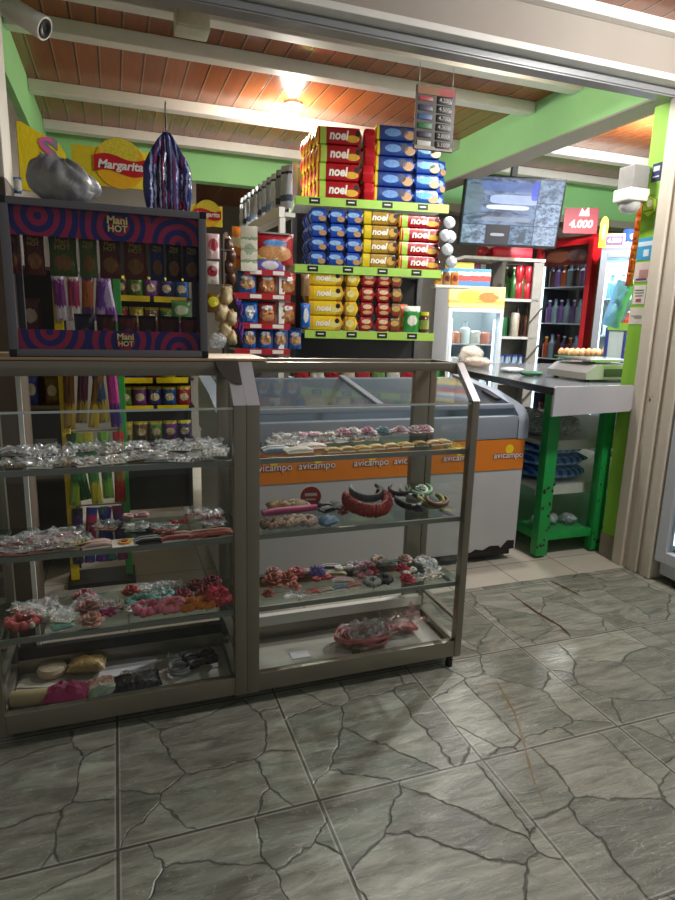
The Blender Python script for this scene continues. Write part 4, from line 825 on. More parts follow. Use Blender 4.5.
# bracket and small blue packet by the left post
wb = thing('wall_bracket', 'grey metal bracket on the left wall behind the plastic sack', 'bracket', (-.42, 2.42, 1.42))
MB().bar((.004, 0, .0), (.004, 0, .3), .03, .008).build('upright', M('#8a8c90', .4, .5), wb); MB().bar((.006, -.01, .31), (.10, .0, .12), .014, .014).bar((.006, 0, .06), (.1, 0, .1), .014, .014).build('brace', M('#9a9ca0', .4, .5), wb)
bag('snack_packet', 'small blue and white packet beside the left post behind the snack box', 'packet', at(15, 193, 2.395), .045, .05, .02, print_mat('bl_pk', '#1f78b8', (), (.75, .5, .3, .4, '#d8d6cc')), 0)

# ================================================================ RIGHT BACKGROUND: SCREEN, SHELVES, FRIDGES
def scr(name, a, b, sc_, s, stretch=(1, 1, 1), bands=()):
    t = NT(name); tc = t.n('ShaderNodeTexCoord'); mp = t.n('ShaderNodeMapping'); mp.inputs['Scale'].default_value = stretch; t.l(tc.outputs['Generated'], mp.inputs['Vector'])
    nz = t.n('ShaderNodeTexNoise', i_Scale=float(sc_), i_Detail=5.0, i_Distortion=1.0); t.l(mp.outputs[0], nz.inputs['Vector'])
    r = t.n('ShaderNodeValToRGB'); r.color_ramp.elements[0].position = .38; r.color_ramp.elements[1].position = .62; r.color_ramp.elements[0].color = lin(a); r.color_ramp.elements[1].color = lin(b); t.l(nz.outputs[0], r.inputs[0]); col = r.outputs[0]
    sx = t.n('ShaderNodeSeparateXYZ'); t.l(tc.outputs['Generated'], sx.inputs[0])
    for cx, cz, rx, rz_, hx in bands:      # ovals of the monitored street scene
        d = t.math('ADD', t.math('POWER', t.math('ABSOLUTE', t.math('DIVIDE', t.math('SUBTRACT', sx.outputs[0], cx), rx)), 4), t.math('POWER', t.math('ABSOLUTE', t.math('DIVIDE', t.math('SUBTRACT', sx.outputs[2], cz), rz_)), 4))
        col = t.mix(t.math('MULTIPLY', t.math('LESS_THAN', d, 1), .85), col, t.mix(nz.outputs[0], lin(hx), tuple(min(1, v*1.5) for v in lin(hx)[:3])+(1,)))
    b_ = bsdf(t, (.02, .02, .025, 1), .12); t.l(col, b_.inputs['Emission Color']); b_.inputs['Emission Strength'].default_value = s; return t.out(b_.outputs[0])
tv = thing('television', 'wall mounted screen tilted forward showing a grid of camera views', 'television', (2.70, 3.93, 1.91), (R(10), 0, R(-13)))
MB().bx(-.37, .37, -.004, .035, -.235, .235, .006).build('bezel', M('#101116', .25), tv, False)
scn = MB().bx(-.358, .358, -.0062, -.0045, -.218, .225).build('screen', scr('screen_dark', '#1c2438', '#39486a', 6, .5), tv, False)
MB().bx(-.354, .170, -.0085, -.0065, -.085, .22).build('camera_view', scr('view_main', '#22304a', '#647a9c', 5, .75, (1, 1, 1.6), [(.62, .82, .42, .1, '#3a5286'), (.7, .55, .36, .1, '#8f9fd0'), (.6, .38, .3, .05, '#b9c4d8'), (.96, .75, .05, .2, '#2a3fb0'), (.1, .55, .14, .3, '#4a5668'), (.6, .12, .35, .05, '#6a7686')]), scn, False)
for i in range(4):
    x0 = -.354+i*.178
    MB().bx(x0, x0+.173, -.0085, -.0065, -.215, -.09).build('camera_view', scr('view_%d' % i, ['#39485a', '#0a0b10', '#26364e', '#5a6c86'][i], ['#7f93ad', '#12141c', '#5f8098', '#93a6ba'][i], 4+i, .75, (1, 1, 1), [(.5, .5, .3, .08, '#9a9aa4')] if i == 1 else [(.55, .4, .14, .3, '#222c38')] if i == 2 else ()), scn, False)
for i in range(2): MB().bx(.176, .354, -.0085, -.0065, .07-i*.155, .22-i*.155).build('camera_view', scr('viewr_%d' % i, '#3a4c66', ['#7890aa', '#8ca4be'][i], 4+i*2, .75), scn, False)
MB().bx(-.08, .08, .035, .07, -.08, .08).bx(-.02, .02, .05, .09, .0, .40).build('mount', BLACK, tv, False)

def bottle(h, r, hx, cap='#c9c9c9', neck=.3, glass=.15):
    m = MB(); m.lathe([(r*.9, 0), (r, .006), (r, h*(.95-neck)), (r*.42, h*(1.05-neck)), (r*.38, h*.94)], n=10); m.mi = 1; m.lathe([(r*.44, h*.9405), (r*.44, h)], n=10)
    return m.build('bottle', [M(hx, glass, 0, .15, 40), M(cap, .4)])
def can(h, r, hx): m = MB(); m.lathe([(r*.85, 0), (r, .008), (r, h-.01), (r*.8, h)], n=12); return m.build('can', M(hx, .25, .2, .25, 30))
RKA = R(-9); RK0 = Vector((2.90, 4.33, 0)); KU = Vector((math.cos(RKA), math.sin(RKA), 0)); KV = Vector((-KU.y, KU.x, 0))
def K(u, v, z): return RK0+KU*u+KV*v+Vector((0, 0, z))
rk = thing('drinks_shelf', 'white shelf unit with bottles between the small fridge and the red fridge', 'shelf unit', RK0, RKA)
KZ = [1.65, 1.335, 1.035, .66]
MB().bx(.03, .055, 0, .22, 0, 1.62).bx(.36, .385, 0, .22, 0, 1.62).bx(.30, .36, .0, .02, .4, 1.62).bx(.03, .385, .22, .235, .05, 1.62).build('frame', M('#8f8c84', .5), rk, False)
for z in KZ[1:]: MB().bx(.056, .359, 0, .219, z-.022, z-.001).build('shelf', M('#b5b3ad', .5), rk, False)
tbd = MB().bx(-.3, .39, -.01, .23, 1.6255, 1.649, .002).build('top_board', PLATE, None, False, loc=RK0, rot=(0, 0, RKA)); tag(tbd, 'long white board lying across the top of the drinks shelf under the screen', 'board')
for z in (1.2, .9, .56): MB().bar((.30, -.006, z-.05), (.40, -.006, z+.07), .03, .006).build('brace', M('#4a4038', .5), rk, False)
P_ = {}
def place(mk, key, loc, label, cat, group):
    if key not in P_: o_ = mk(); P_[key] = o_; o_.location = loc; tag(o_, label, cat, group)
    else: o_ = P_[key].copy(); COL.objects.link(o_); o_.location = loc; o_['label'] = label; o_['category'] = cat; o_['group'] = group
for i in range(3): place(lambda: bottle(.25, .032, '#2a5a2a', '#d8d4c8', .34), 'greenb', K(.095+i*.07, .07, KZ[1]), 'green glass bottle on the upper drinks shelf, %s from left' % nth(i), 'bottle', 'green bottles')
for i in range(5): place(lambda: can(.13, .036, '#a8202c'), 'redcan', K(.205+(i % 2)*.076, .06+.0*i, KZ[1]+.131*(i//2)) if i < 4 else K(.28, .14, KZ[1]), 'red can in the stack on the upper drinks shelf, %s' % ['lower left', 'lower right', 'upper left', 'upper right', 'behind the stack'][i], 'can', 'red cans')
for i in range(4): bag('snack_bag', '%s slim packet standing on the small fridge behind the carton, %s from left' % (['violet', 'red', 'pink', 'white'][i], nth(i)), 'packet', K(-.235+i*.05, .12, 1.4005), .045, .2, .02, M(['#6a4a9a', '#b02a3a', '#b85a8a', '#d0ccd0'][i], .3, 0, .4, 30), RKA, 'slim packets')
for i in range(5): place(*[(lambda: can(.15, .034, '#2f6a44'), 'gcan'), (lambda: bottle(.24, .032, '#4a2a20', '#1a1a1a'), 'brb'), (lambda: can(.19, .036, '#b8b0a0'), 'pcan'), (lambda: can(.15, .034, '#2f6a44'), 'gcan'), (lambda: bottle(.24, .032, '#4a2a20', '#1a1a1a'), 'brb')][[0, 3, 2, 1, 4][i]], K(.09+i*.055, .06+.07*(i % 2), KZ[2]), '%s on the middle drinks shelf, %s from left' % (['green can', 'green can', 'tall pale can', 'brown bottle', 'brown bottle'][i], nth(i)), 'drink', 'drinks on the middle shelf')
for r in range(2):
    for i in range(5): place(lambda: bottle(.22, .030, '#8fa3b8', '#2a3f9a', .3, .08), 'water', K(.09+i*.062, .05+r*.08, KZ[3]), 'clear water bottle with blue cap on the bottom drinks shelf, %s from left, %s row' % (nth(i), ['front', 'back'][r]), 'bottle', 'water bottles')
tag(MB().bx(-.16, .16, -.06, .06, 0, .085, .008).build('red_box', print_mat('red_box', '#b01a2c', ((.3, .7, '#c43a4a'),), None, None, .4), None, loc=K(.13, .09, KZ[0]), rot=(0, 0, RKA)), 'long red cardboard box on top of the white drinks shelf', 'box')
tag(blob(MB(), (0, 0, 0), .06, .05, .045, 95, 16, .1).build('red_bag', M('#8a1f22', .4), None, loc=K(-.1, .1, KZ[0]+.042), angle=180), 'round dark red bag on top of the drinks shelf beside the long red box', 'bag')

def fridge(name, label, loc, rz, w_, d_, h_, body, door, lit, header=None, z0=.12, ins='#2a2c30', shelves=4, fr=.045, glow=.4):
    """hollow cabinet open to the front, glass door in its own frame"""
    t = thing(name, label, 'fridge', loc, rz); hw = w_/2; hd = h_-.16 if header else h_-.03
    c = MB().bx(-hw, -hw+.03, .042, d_, .03, h_).bx(hw-.03, hw, .042, d_, .03, h_).bx(-hw+.03, hw-.03, d_-.03, d_, .03, h_).bx(-hw+.03, hw-.03, .042, d_-.03, h_-.03, h_).bx(-hw+.03, hw-.03, .042, d_-.03, .03, z0)
    c.build('cabinet', M(body, .4, 0, .06, 6), t, False)
    MB().bx(-hw+.031, -hw+.035, .06, d_-.031, z0, h_-.031).bx(hw-.035, hw-.031, .06, d_-.031, z0, h_-.031).bx(-hw+.035, hw-.035, d_-.036, d_-.031, z0, h_-.031).build('liner', M(ins, .4, 0, .04), t, False)
    dr = MB().bx(-hw, -hw+fr, 0, .04, z0, hd, .004).bx(hw-fr, hw, 0, .04, z0, hd, .004).bx(-hw+fr, hw-fr, 0, .04, z0, z0+fr, .004).bx(-hw+fr, hw-fr, 0, .04, hd-fr, hd, .004).build('door', M(door, .35, .05, .05, 6), t, False)
    MB().bx(-hw+fr, hw-fr, .016, .022, z0+fr, hd-fr).build('glass', FRIDGE_GLASS, dr, False)
    for i in range(shelves):
        z = z0+.06+(hd-z0-.12)*i/shelves; MB().bx(-hw+.036, hw-.036, .07, d_-.04, z-.01, z-.001).build('shelf', M('#c9cdd0', .4, .3), t, False)
    if lit:
        MB().bx(-hw+.04, -hw+.052, .055, .068, z0+.08, hd-.08).bx(hw-.052, hw-.04, .055, .068, z0+.08, hd-.08).build('light_tube', emis('fridge_tube', '#e8f2ff', glow*5), t, False)
        l = bpy.data.lights.new('fridge_light', 'AREA'); l.shape = 'RECTANGLE'; l.size = w_-.12; l.size_y = .06; l.energy = lit; l.color = (.9, .96, 1); lo = bpy.data.objects.new('fridge_light', l); COL.objects.link(lo); lo.parent = t; lo.location = (0, .12, h_-.05); 
    if header:
        hb = MB().bx(-hw, hw, 0, .04, hd+.004, h_, .004).build('header_panel', header, t, False)
    return t, [z0+.06+(hd-z0-.12)*i/shelves for i in range(shelves)]
def fill(t, zs, w_, mk, n, lab, cat, grp, y=.12):
    m = t.matrix_basis if False else (Matrix.Translation(t.location) @ t.rotation_euler.to_matrix().to_4x4())
    for si, z in enumerate(zs):
        for i in range(n):
            key, fn, nm = mk(si, i); x = -w_/2+.06+(w_-.12)*(i+.5)/n
            p = m @ Vector((x, y, z)); place(fn, key, p, '%s in the %s, %s shelf from the bottom, %s from left' % (nm, lab, nth(si), nth(i)), cat, grp)
# small white fridge with glowing door
f1, z1 = fridge('small_fridge', 'small white fridge with frosted glowing door and orange header', (2.575, 4.10, 0), R(-14), .43, .42, 1.40, '#a9aeb4', '#b4babf', .8, print_mat('fruit_header', '#f0d27a', ((.2, .35, '#e89a4a'),), (.35, .5, .2, .3, '#e8b84a'), (.7, .5, .18, .25, '#d8743a'), .4, 2, .1), ins='#b4c2cc', z0=.3, shelves=4, fr=.03, glow=.5)
fill(f1, z1[1:], .44, lambda s, i: [('jug', lambda: bottle(.17, .04, '#e2e6ea', '#b0c4d8', .3, .3), 'white bottle'), ('tub', lambda: can(.1, .045, '#dcd2cc'), 'pale tub'), ('rtub', lambda: can(.09, .045, '#d88a78'), 'pale red tub')][(s+i) % 3], 4, 'small white fridge', 'drink', 'goods in the small white fridge')
mb_ = thing('carton', 'printed carton lying on top of the small white fridge', 'box', (2.53, 4.26, 1.4005), R(-14))
MB().bx(-.14, .19, -.1, .1, 0, .13, .004).build('carton', print_mat('carton_print', '#4a86b8', ((0, .3, '#3a6a9a'), (.3, .62, '#b03a34'), (.62, .8, '#cfd6d8')), None, None, .5, 2, .12, 14), mb_, False); MB().bx(-.12, .06, -.08, .08, .1305, .175, .003).build('yellow_flap', M('#c9b04a', .5), mb_, False)
# red fridge
ra = R(-78)
f2, z2 = fridge('red_fridge', 'tall red drinks fridge with dark glass door in the corner', (3.473, 4.289, 0), ra, .55, .45, 1.84, '#a8121e', '#b8141f', .45, None, ins='#33363c', shelves=5, z0=.2)
MB().bx(-.228, .228, .045, .055, 1.62, 1.765).build('top_banner', print_mat('fridge_banner', '#5a1a1a', (), (.3, .5, .25, .35, '#8a4a34'), (.72, .5, .2, .32, '#7a5a5a')), f2, False)
fill(f2, z2, .55, lambda s, i: [('cola', lambda: bottle(.2, .032, '#3a1a18', '#a8202c', .3, .1), 'dark cola bottle'), ('vio', lambda: bottle(.19, .032, '#5a3a6a', '#c9c9d0', .3, .1), 'violet bottle'), ('oran', lambda: bottle(.18, .032, '#8a3a1c', '#d8b04a', .3, .1), 'orange bottle'), ('clr', lambda: bottle(.2, .032, '#6a7680', '#3a4a8a', .3, .1), 'clear bottle')][(s*3+i*(1+s % 2)) % 4], 7, 'red fridge', 'bottle', 'bottles in the red fridge')
# lit drinks fridge
f3, z3 = fridge('lit_fridge', 'grey framed drinks fridge with bright white interior beside the pier', (3.585, 3.525, 0), R(-44), .62, .40, 1.70, '#5a5c62', '#6a6e74', 4, None, ins='#d8e6f2', shelves=5, z0=.2, glow=.8)
fill(f3, z3, .62, lambda s, i: [('blu', lambda: bottle(.17, .033, '#6a9ad0', '#2a4aa8', .3, .1), 'blue bottle'), ('red2', lambda: bottle(.18, .033, '#c23a2c', '#e8e8e8', .3, .1), 'red bottle'), ('grn', lambda: bottle(.18, .033, '#3a7a4a', '#e8e8e8', .3, .1), 'green bottle'), ('wht', lambda: bottle(.17, .033, '#dbe4ec', '#2a3a7a', .3, .1), 'white bottle')][(0, 2, 1, 1, 3)[s] if i % 3 else (s+i) % 4], 7, 'lit fridge', 'bottle', 'bottles in the lit fridge')
for i, (p, w_, h_, hx, s, nm) in enumerate([(atz(580, 233, 1.8405), .26, .19, '#9a1526', '4.000', 'dark red price card reading 4.000 standing on the red fridge'), (Vector((3.47, 3.745, 1.7005)), .15, .10, '#b08a5a', '4.800', 'gold framed purple price card reading 4.800 standing on the lit fridge')]):
    t = thing('price_card', nm, 'price card', p+(Vector((.02, .03, 0)) if not i else Vector((0, 0, 0))), R(-38 if i else -24)); 
    MB().bx(-w_/2, w_/2, -.004, .004, 0, h_, .001).build('card', M(hx, .5), t, False)
    if i: MB().bx(-w_/2+.015, w_/2-.015, -.006, -.0045, .018, h_-.018, .004).build('inner_panel', M('#4a2352', .5), t, False)
    else: MB().prism([(-.02, .13), (.0, .19), (.02, .16), (.05, .20), (.06, .13)], -.006, -.0045, 'xz').build('white_splash', PLATE, t, False)
    text(s, h_*.42, PLATE if not i else M('#d8b86a', .5), t, (0, -.008, h_*.36 if not i else h_*.5), bold=.03, shear=.15)
yb = MB().prism([(-.028, 0), (.028, 0), (.028, .18), (.016, .21), (0, .22), (-.016, .21), (-.028, .18)], -.008, .008, 'xz'); tag(yb.build('yellow_cutout', print_mat('yellow_cut', '#d8b820', (), (.5, .5, .25, .25, '#e8d86a')), None, loc=(3.405, 3.79, 1.7005), rot=(0, 0, R(-20))), 'tall rounded yellow cut-out sign between the two price cards', 'sign')
# far right cold cabinet outside the pier
f4, z4 = fridge('white_fridge', 'white framed glass door fridge at the right edge outside the pier', (2.255, 1.62, 0), R(-90), .68, .6, 1.95, '#c9cdd2', '#c3c8d0', .8, None, ins='#9aa2a8', z0=.10, shelves=5, fr=.055)
for y in (1.92, 1.34): tag(f4) ; MB().lathe([(.025, 0), (.025, .03)], (.25 if y > 1.6 else -.25, .06, 0), 12).build('castor', BLACK, f4)
# ---------------------------------------------------------------- things on and beside the pier
dc = thing('dome_lamp', 'white box shaped emergency lamp with rounded lens on the inner side of the pier', 'lamp', at(632, 185, 2.32), R(0))
MB().bx(-.045, .045, -.05, .04, -.02, .075, .006).build('housing', M('#8d8d8a', .5), dc, False); MB().bx(-.06, .06, -.06, .045, -.075, -.021, .008).build('lens_holder', PLATE, dc, False); MB().lathe([(.05, -.0755), (.046, -.10), (.03, -.118), (.005, -.122)], n=18).build('lens', M('#d5d6d2', .25), dc)
MB().bx(.05, .14, -.012, .012, -.03, .0, .002).build('arm', PLATE, dc, False)
hx_ = MB().prism([(.047*math.cos(R(30+60*i)), .052*math.sin(R(30+60*i))) for i in range(6)], -.003, .003, 'xz'); hx_ = hx_.build('hexagon_sign', M('#9cc010', .5), None, False, loc=(2.258, 2.246, 1.655), rot=(0, 0, R(-90))); tag(hx_, 'lime green hexagonal sign on the pier', 'sign')
MB().prism([(.040*math.cos(R(30+60*i)), .045*math.sin(R(30+60*i))) for i in range(6)]+[(.040*math.cos(R(30)), .045*math.sin(R(30)))]+[(.045*math.cos(R(30-60*i)), .050*math.sin(R(30-60*i))) for i in range(7)], -.0036, -.0031, 'xz').build('border', M('#4f6a12', .5), hx_, False); MB().lathe([(.016, 0), (.016, .001)], (0, -.0031, .012), 16, (0, -1, 0)).build('emblem', M('#e2e6b8', .5), hx_, False); MB().bx(-.026, .026, -.0042, -.0031, -.020, -.014).build('text_line', M('#5a7a1a', .5), hx_, False)
def sticker(y, z, w_, h_, hx, label, extra=None):
    s = MB().bx(-w_/2, w_/2, -.001, .001, -h_/2, h_/2).build('sticker', M(hx, .4, 0, .06), None, False, loc=(2.2611, y, z), rot=(0, 0, R(-90))); tag(s, label, 'sticker')
    for x, zz_, a, b, c in extra or (): MB().bx(x-a/2, x+a/2, -.0022, -.0011, zz_-b/2, zz_+b/2).build('print', M(c, .4), s, False)
    return s
sticker(2.235, 1.795, .05, .075, '#1f2a5a', 'small navy sticker on the pier above the hexagon', [(0, .015, .034, .02, '#c9ced8'), (0, -.018, .034, .006, '#c9ced8')])
sticker(2.245, 1.475, .086, .095, '#3f9fd0', 'light blue square sticker on the pier below the hexagon', [(0, .022, .08, .02, '#cfe4f0'), (.01, -.018, .03, .03, '#d8e8f2')])
sticker(2.245, 1.375, .086, .085, '#d8c9c4', 'pale pink photo sticker on the pier', [(.01, -.008, .05, .035, '#b88a84'), (0, -.032, .06, .008, '#5a4a6a')])
sticker(2.245, 1.275, .07, .085, '#e0ded6', 'white notice with small print on the pier', [(0, .02, .05, .004, '#6a6a6a'), (0, .008, .05, .004, '#6a6a6a'), (0, -.005, .04, .004, '#6a6a6a'), (0, -.025, .03, .014, '#b85a5a')])
sticker(2.245, 1.18, .086, .075, '#dcd8cc', 'white paper taped under the notice on the pier', [(0, -.0, .06, .003, '#7a7a7a'), (.01, -.008, .045, .003, '#7a7a7a')])
bb = MB().pillow((0, 0, 0), .085, .22, .03, 8, 10, jit=.2, rng=random.Random(4)); tag(bb.build('blue_bag', M('#86c4f4', .35, 0, .15, 12, .3), None, loc=(2.285, 2.43, 1.13), rot=(0, R(14), R(-40))), 'light blue plastic bag hanging behind the edge of the pier', 'plastic bag')
for i in range(7): tag(MB().pillow((0, 0, 0), .035, .065, .02, 6, 6, jit=.2, rng=random.Random(i)).build('orange_packet', M('#c8511c', .35, 0, .3, 30), None, loc=(2.345-.003*i, 2.38, 1.70-.063*i), rot=(0, 0, R(-30))), 'orange packet on the hanging strip behind the pier, %s from the top' % nth(i), 'packet', 'orange packets on a strip')
bw = MB().bx(-.03, .03, -.03, .03, 0, .13, .006); tag(bw.build('blue_box', print_mat('blue_box', '#2848a8', ((0, .3, '#d8dce8'),), (.5, .6, .3, .15, '#dfe4f0')), None, loc=(3.56, 3.70, 1.7005)), 'blue and white box standing on the lit fridge beside the pier', 'box')

# ================================================================ GOODS IN THE SHOWCASES
def cp(px, py, z, m=.03):
    p = atz(px, py, z); left = px < 250
    lo, hi = (CL[0]+.03+m, CL[1]-.04-m) if left else (CRt[0]+.04+m, CRt[1]-.03-m)
    return Vector((min(max(p.x, lo), hi), min(max(p.y, FY+.032+m*.6), RY-.052-m*.6), z))
def card(p, w, h, hx, rz, th=.0012): return MB().box((0, 0, th/2), (w, h, th)), M(hx, .45, 0, .12, 30)
def film_packet(p, w, h, rz, label, kind=0, group=None, cardhx='#d6d2c8'):
    rg = random.Random(int(p.x*9999)+int(p.y*777)); t = thing('jewellery_packet', label, 'packet', p, rz, group)
    MB().box((0, 0, .001), (w*.8, h*.7, .0015)).build('card', M(cardhx, .5, 0, .1, 30), t, False)
    g = MB(); met = M(['#c9cdd2', '#c8a050', '#e4e0d8', '#b87a6a', '#8a8f98'][kind % 5], .25, .8 if kind % 5 < 2 else 0, .1)
    if kind % 3 == 0:
        for q in (-.2, .2): g.tube([(q*w+.011*math.cos(a), .011*math.sin(a)*1.2, .004) for a in [i*math.pi/6 for i in range(12)]], .0016, 6, True)
    elif kind % 3 == 1:
        for i in range(14): g.ball((w*.34*math.cos(i*.45), h*.26*math.sin(i*.45), .005), .0032, seg=6)
    else:
        for i in range(5): g.bar((-w*.3+i*w*.15, -h*.22, .003), (-w*.3+i*w*.15, h*.22, .004), .004, .003)
    g.build('jewellery', met, t)
    MB().sheet((0, 0, .007), w, h, .006, rg).build('clear_wrapper', FILM, t, False)
    return t
def scrunchie(p, R_, r, hx, label, rz=0, tilt=0, group=None, seed=0):
    p = Vector((p.x, min(max(p.y, FY+.034+R_*1.15), RY-.055-R_), p.z))
    rg = random.Random(seed); N = 44; pts = []; rad = []
    for i in range(N):
        a = 2*math.pi*i/N; k = 1+.10*math.sin(a*9+rg.uniform(0, .6)); pts.append((R_*math.cos(a)*k, R_*.86*math.sin(a)*k, r*(1.0+.16*math.sin(a*7)))); rad.append(r*(.82+.22*math.sin(a*13+1)+rg.uniform(-.06, .06)))
    o = MB().tube(pts, rad, 9, True).build('scrunchie', M(hx, .75, 0, .2, 60, .4), None, loc=p+Vector((0, 0, r*.3)), rot=(tilt, 0, rz), angle=180); return tag(o, label, 'hair scrunchie', group)
def headband(p, w, hx, label, rz=0, th=.009, bow=None, ruff=0, tilt=0, group=None, seed=0):
    rg = random.Random(seed); tilt = tilt or -R(14)
    t = thing('headband', label, 'headband', p+Vector((0, 0, th*1.5+w*.16)), (tilt, 0, rz), group); pts = []; rad = []
    for i in range(81):
        a = R(-35+250*i/80); pts.append((w/2*math.cos(a), w*.55*math.sin(a), 0)); rad.append(th*(.5+.5*min(1, 2.2*math.sin(math.pi*i/80)))*(1+ruff*math.sin(i*2.1)+ruff*rg.uniform(-.5, .5)))
    hm = MB().tube(pts, rad, 9)
    for v in hm.bm.verts: v.co.z *= 1.5
    hm.build('band', M(hx, .6, 0, .25, 70, .3), t, angle=180)
    if bow: bow_part(t, (0, w*.55, th*.8), bow, w*.3)
    return t
def bow_part(t, c, hx, s):
    m = M(hx, .6, 0, .15, 50)
    for sg_ in (-1, 1):
        b = MB(); b.tube([(c[0]+sg_*s*x, c[1]+s*y, c[2]+s*z) for x, y, z in ((.02, 0, .05), (.3, .12, .12), (.55, .16, .1), (.6, 0, .08), (.5, -.14, .08), (.25, -.1, .05), (.02, 0, .02))], [s*.05, s*.11, s*.13, s*.12, s*.12, s*.1, s*.05], 7); b.build('bow_loop', m, t, angle=180)
    MB().ball((c[0], c[1], c[2]+s*.06), s*.12, seg=8).build('bow_knot', m, t)
def hair_card(p, w, h, n, cols, rz, label, cardhx='#d9d4cc', group=None):
    t = thing('hair_tie_card', label, 'hair ties', p, rz, group); MB().box((0, 0, .001), (w, h, .002)).build('card', M(cardhx, .5, 0, .08), t, False)
    for i in range(n):
        y = -h*.4+h*.8*(i+.5)/n; hx = cols[i % len(cols)]
        MB().tube([(-w*.52, y, .0035), (-w*.3, y+.003, .008), (0, y-.001, .0095), (.3*w, y+.003, .008), (w*.52, y, .0035)], min(.0042, h/n*.42), 7).build('elastic', M(hx, .6, 0, .15, 50), t)
    return t
def rosette(p, r, hx, label, tilt=.5, rz=0, seed=0, group=None):
    rg = random.Random(seed); mb = MB()
    for ring, (n, rr, zz_, el) in enumerate([(6, r*.75, r*.25, .25), (5, r*.5, r*.45, .7), (3, r*.22, r*.6, 1.2)]):
        for i in range(n):
            a = 2*math.pi*i/n+ring*.5+rg.uniform(-.15, .15); c = Vector((rr*math.cos(a), rr*math.sin(a), zz_)); n0 = mb.bm.verts[:] and len(mb.bm.verts) or 0
            vs = bmesh.ops.create_uvsphere(mb.bm, u_segments=8, v_segments=5, radius=1)['verts']; m = Matrix.Translation(c) @ Matrix.Rotation(a, 4, 'Z') @ Matrix.Rotation(-el, 4, 'Y') @ Matrix.Diagonal((r*.42, r*.46, r*.11, 1))
            for v in vs: v.co = m @ v.co
    o = mb.build('fabric_flower', M(hx, .75, 0, .22, 60, .3), None, loc=p+Vector((0, 0, r*.12)), rot=(tilt*.4, 0, rz), angle=180); return tag(o, label, 'fabric flower', group)
def pompom(p, r, hx, label, seed=0, n=90):
    rg = random.Random(seed); mb = MB(); mb.ball((0, 0, r*.7), r*.55, (1, 1, .9), 10)
    for i in range(n):
        d = Vector((rg.gauss(0, 1), rg.gauss(0, 1), abs(rg.gauss(0, .8)))).normalized(); mb.tube([Vector((0, 0, r*.7))+d*r*.3, Vector((0, 0, r*.7))+d*r*rg.uniform(.85, 1.1)+Vector((0, 0, -.1*r))], [r*.09, r*.03], 4)
    return tag(mb.build('pompom', M(hx, .7, 0, .25, 60), None, loc=p, angle=180), label, 'pompom')
def beads(pts, r, hx, label, metal=0):
    mb = MB()
    for q in pts: mb.ball(q, r, seg=7)
    return tag(mb.build('bead_strand', M(hx, .2, metal, .3, 80), None), label, 'bead strand')
def claw(p, s, hx, label, rz=0, group=None):
    t = thing('hair_claw', label, 'hair claw', p, rz, group); m = M(hx, .25, 0, .2, 40)
    for sg_ in (-1, 1):
        j = MB(); j.tube([(-s*.5, sg_*s*.05, s*.42), (-s*.25, sg_*s*.17, s*.4), (.0, sg_*s*.2, s*.38), (s*.25, sg_*s*.17, s*.4), (s*.5, sg_*s*.05, s*.42)], s*.055, 6)
        for k in range(6): x = -s*.42+k*s*.168; j.tube([(x, sg_*s*.15, s*.4), (x, sg_*s*.24, s*.22), (x, sg_*s*.08, s*.02)], [s*.05, s*.045, s*.02], 5)
        j.tube([(0, sg_*s*.18, s*.4), (0, sg_*s*.22, s*.62)], s*.09, 6)
        j.build('jaw', m, t, angle=180)
    MB().tube([(-s*.16, 0, s*.44), (s*.16, 0, s*.44)], s*.05, 8).build('spring', M('#a9a9ad', .3, .8), t)
    return t
def pouch(p, w, h, d, mat, label, rz=0, name='pouch', cat='pouch', seed=0, group=None):
    return tag(MB().pillow((0, 0, 0), w, h, d, 10, 9, jit=.12, rng=random.Random(seed), flat=True).build(name, mat, None, loc=p, rot=(0, 0, rz)), label, cat, group)
rg = random.Random(21)

# -- left case, top shelf: clear packets of jewellery
row_n = ['front', 'middle', 'back']
for r, (yb, ye, n) in enumerate([(470, 455, 10), (456, 447, 10), (443, 437, 8)]):
    for i in range(n):
        px = (6+233*(i+.5)/n); py = yb+(ye-yb)*px/240+rg.uniform(-4, 4)
        p = cp(px, py, S1, .025); film_packet(p+Vector((0, 0, .001+.010*r*0)), rg.uniform(.065, .085), rg.uniform(.06, .08), rg.uniform(-.5, .5), 'clear packet of jewellery on top shelf of left case, %s row, %s from left' % (row_n[r], nth(i)), rg.randrange(5) if px < 120 else rg.choice([0, 2, 4]), 'jewellery packets in the left case', rg.choice(['#d6d2c8', '#8c877c', '#b8b0a0', '#6f6a62', '#c9c6c0']))
# -- left case, second shelf
z = S2
for i, (px, py, hx, nm) in enumerate([(14, 557, '#b8746a', 'coral'), (38, 552, '#c48a8a', 'dusty pink'), (62, 548, '#c9a0a8', 'pale pink'), (12, 548, '#a85a50', 'brick red'), (40, 543, '#d0b0b4', 'whitish pink'), (66, 540, '#c07a84', 'rose')]):
    film_packet(cp(px, py, z, .03)+Vector((0, 0, .012 if i > 2 else 0.001)), .085, .07, rg.uniform(-.3, .3), '%s clear packet at left end of left case second shelf, %s row' % (nm, 'front' if i < 3 else 'back'), 3, None, hx)
hair_card(cp(58, 556, z, .045), .10, .055, 7, ['#c8b06a', '#3a342a', '#d8d0b8'], -.05, 'gold and black patterned hair clip card at the front of the second shelf, left case', '#cfc6ac')
hair_card(cp(96, 550, z, .03), .07, .05, 4, ['#d8b0a8', '#c98a80', '#e0d2c8'], .1, 'pale peach hair clip card beside the patterned card, second shelf, left case')
yc = hair_card(cp(125, 547, z, .03), .065, .06, 0, [], .05, 'white card with a yellow and red flower, front of second shelf, left case', '#dedad0'); MB().lathe([(.017, 0), (.017, .004)], (0, 0, .0025), 12).build('yellow_flower', M('#d8a020', .5), yc); MB().lathe([(.008, 0), (.008, .003)], (0, 0, .0067), 10).build('red_centre', M('#b03a2a', .5), yc)
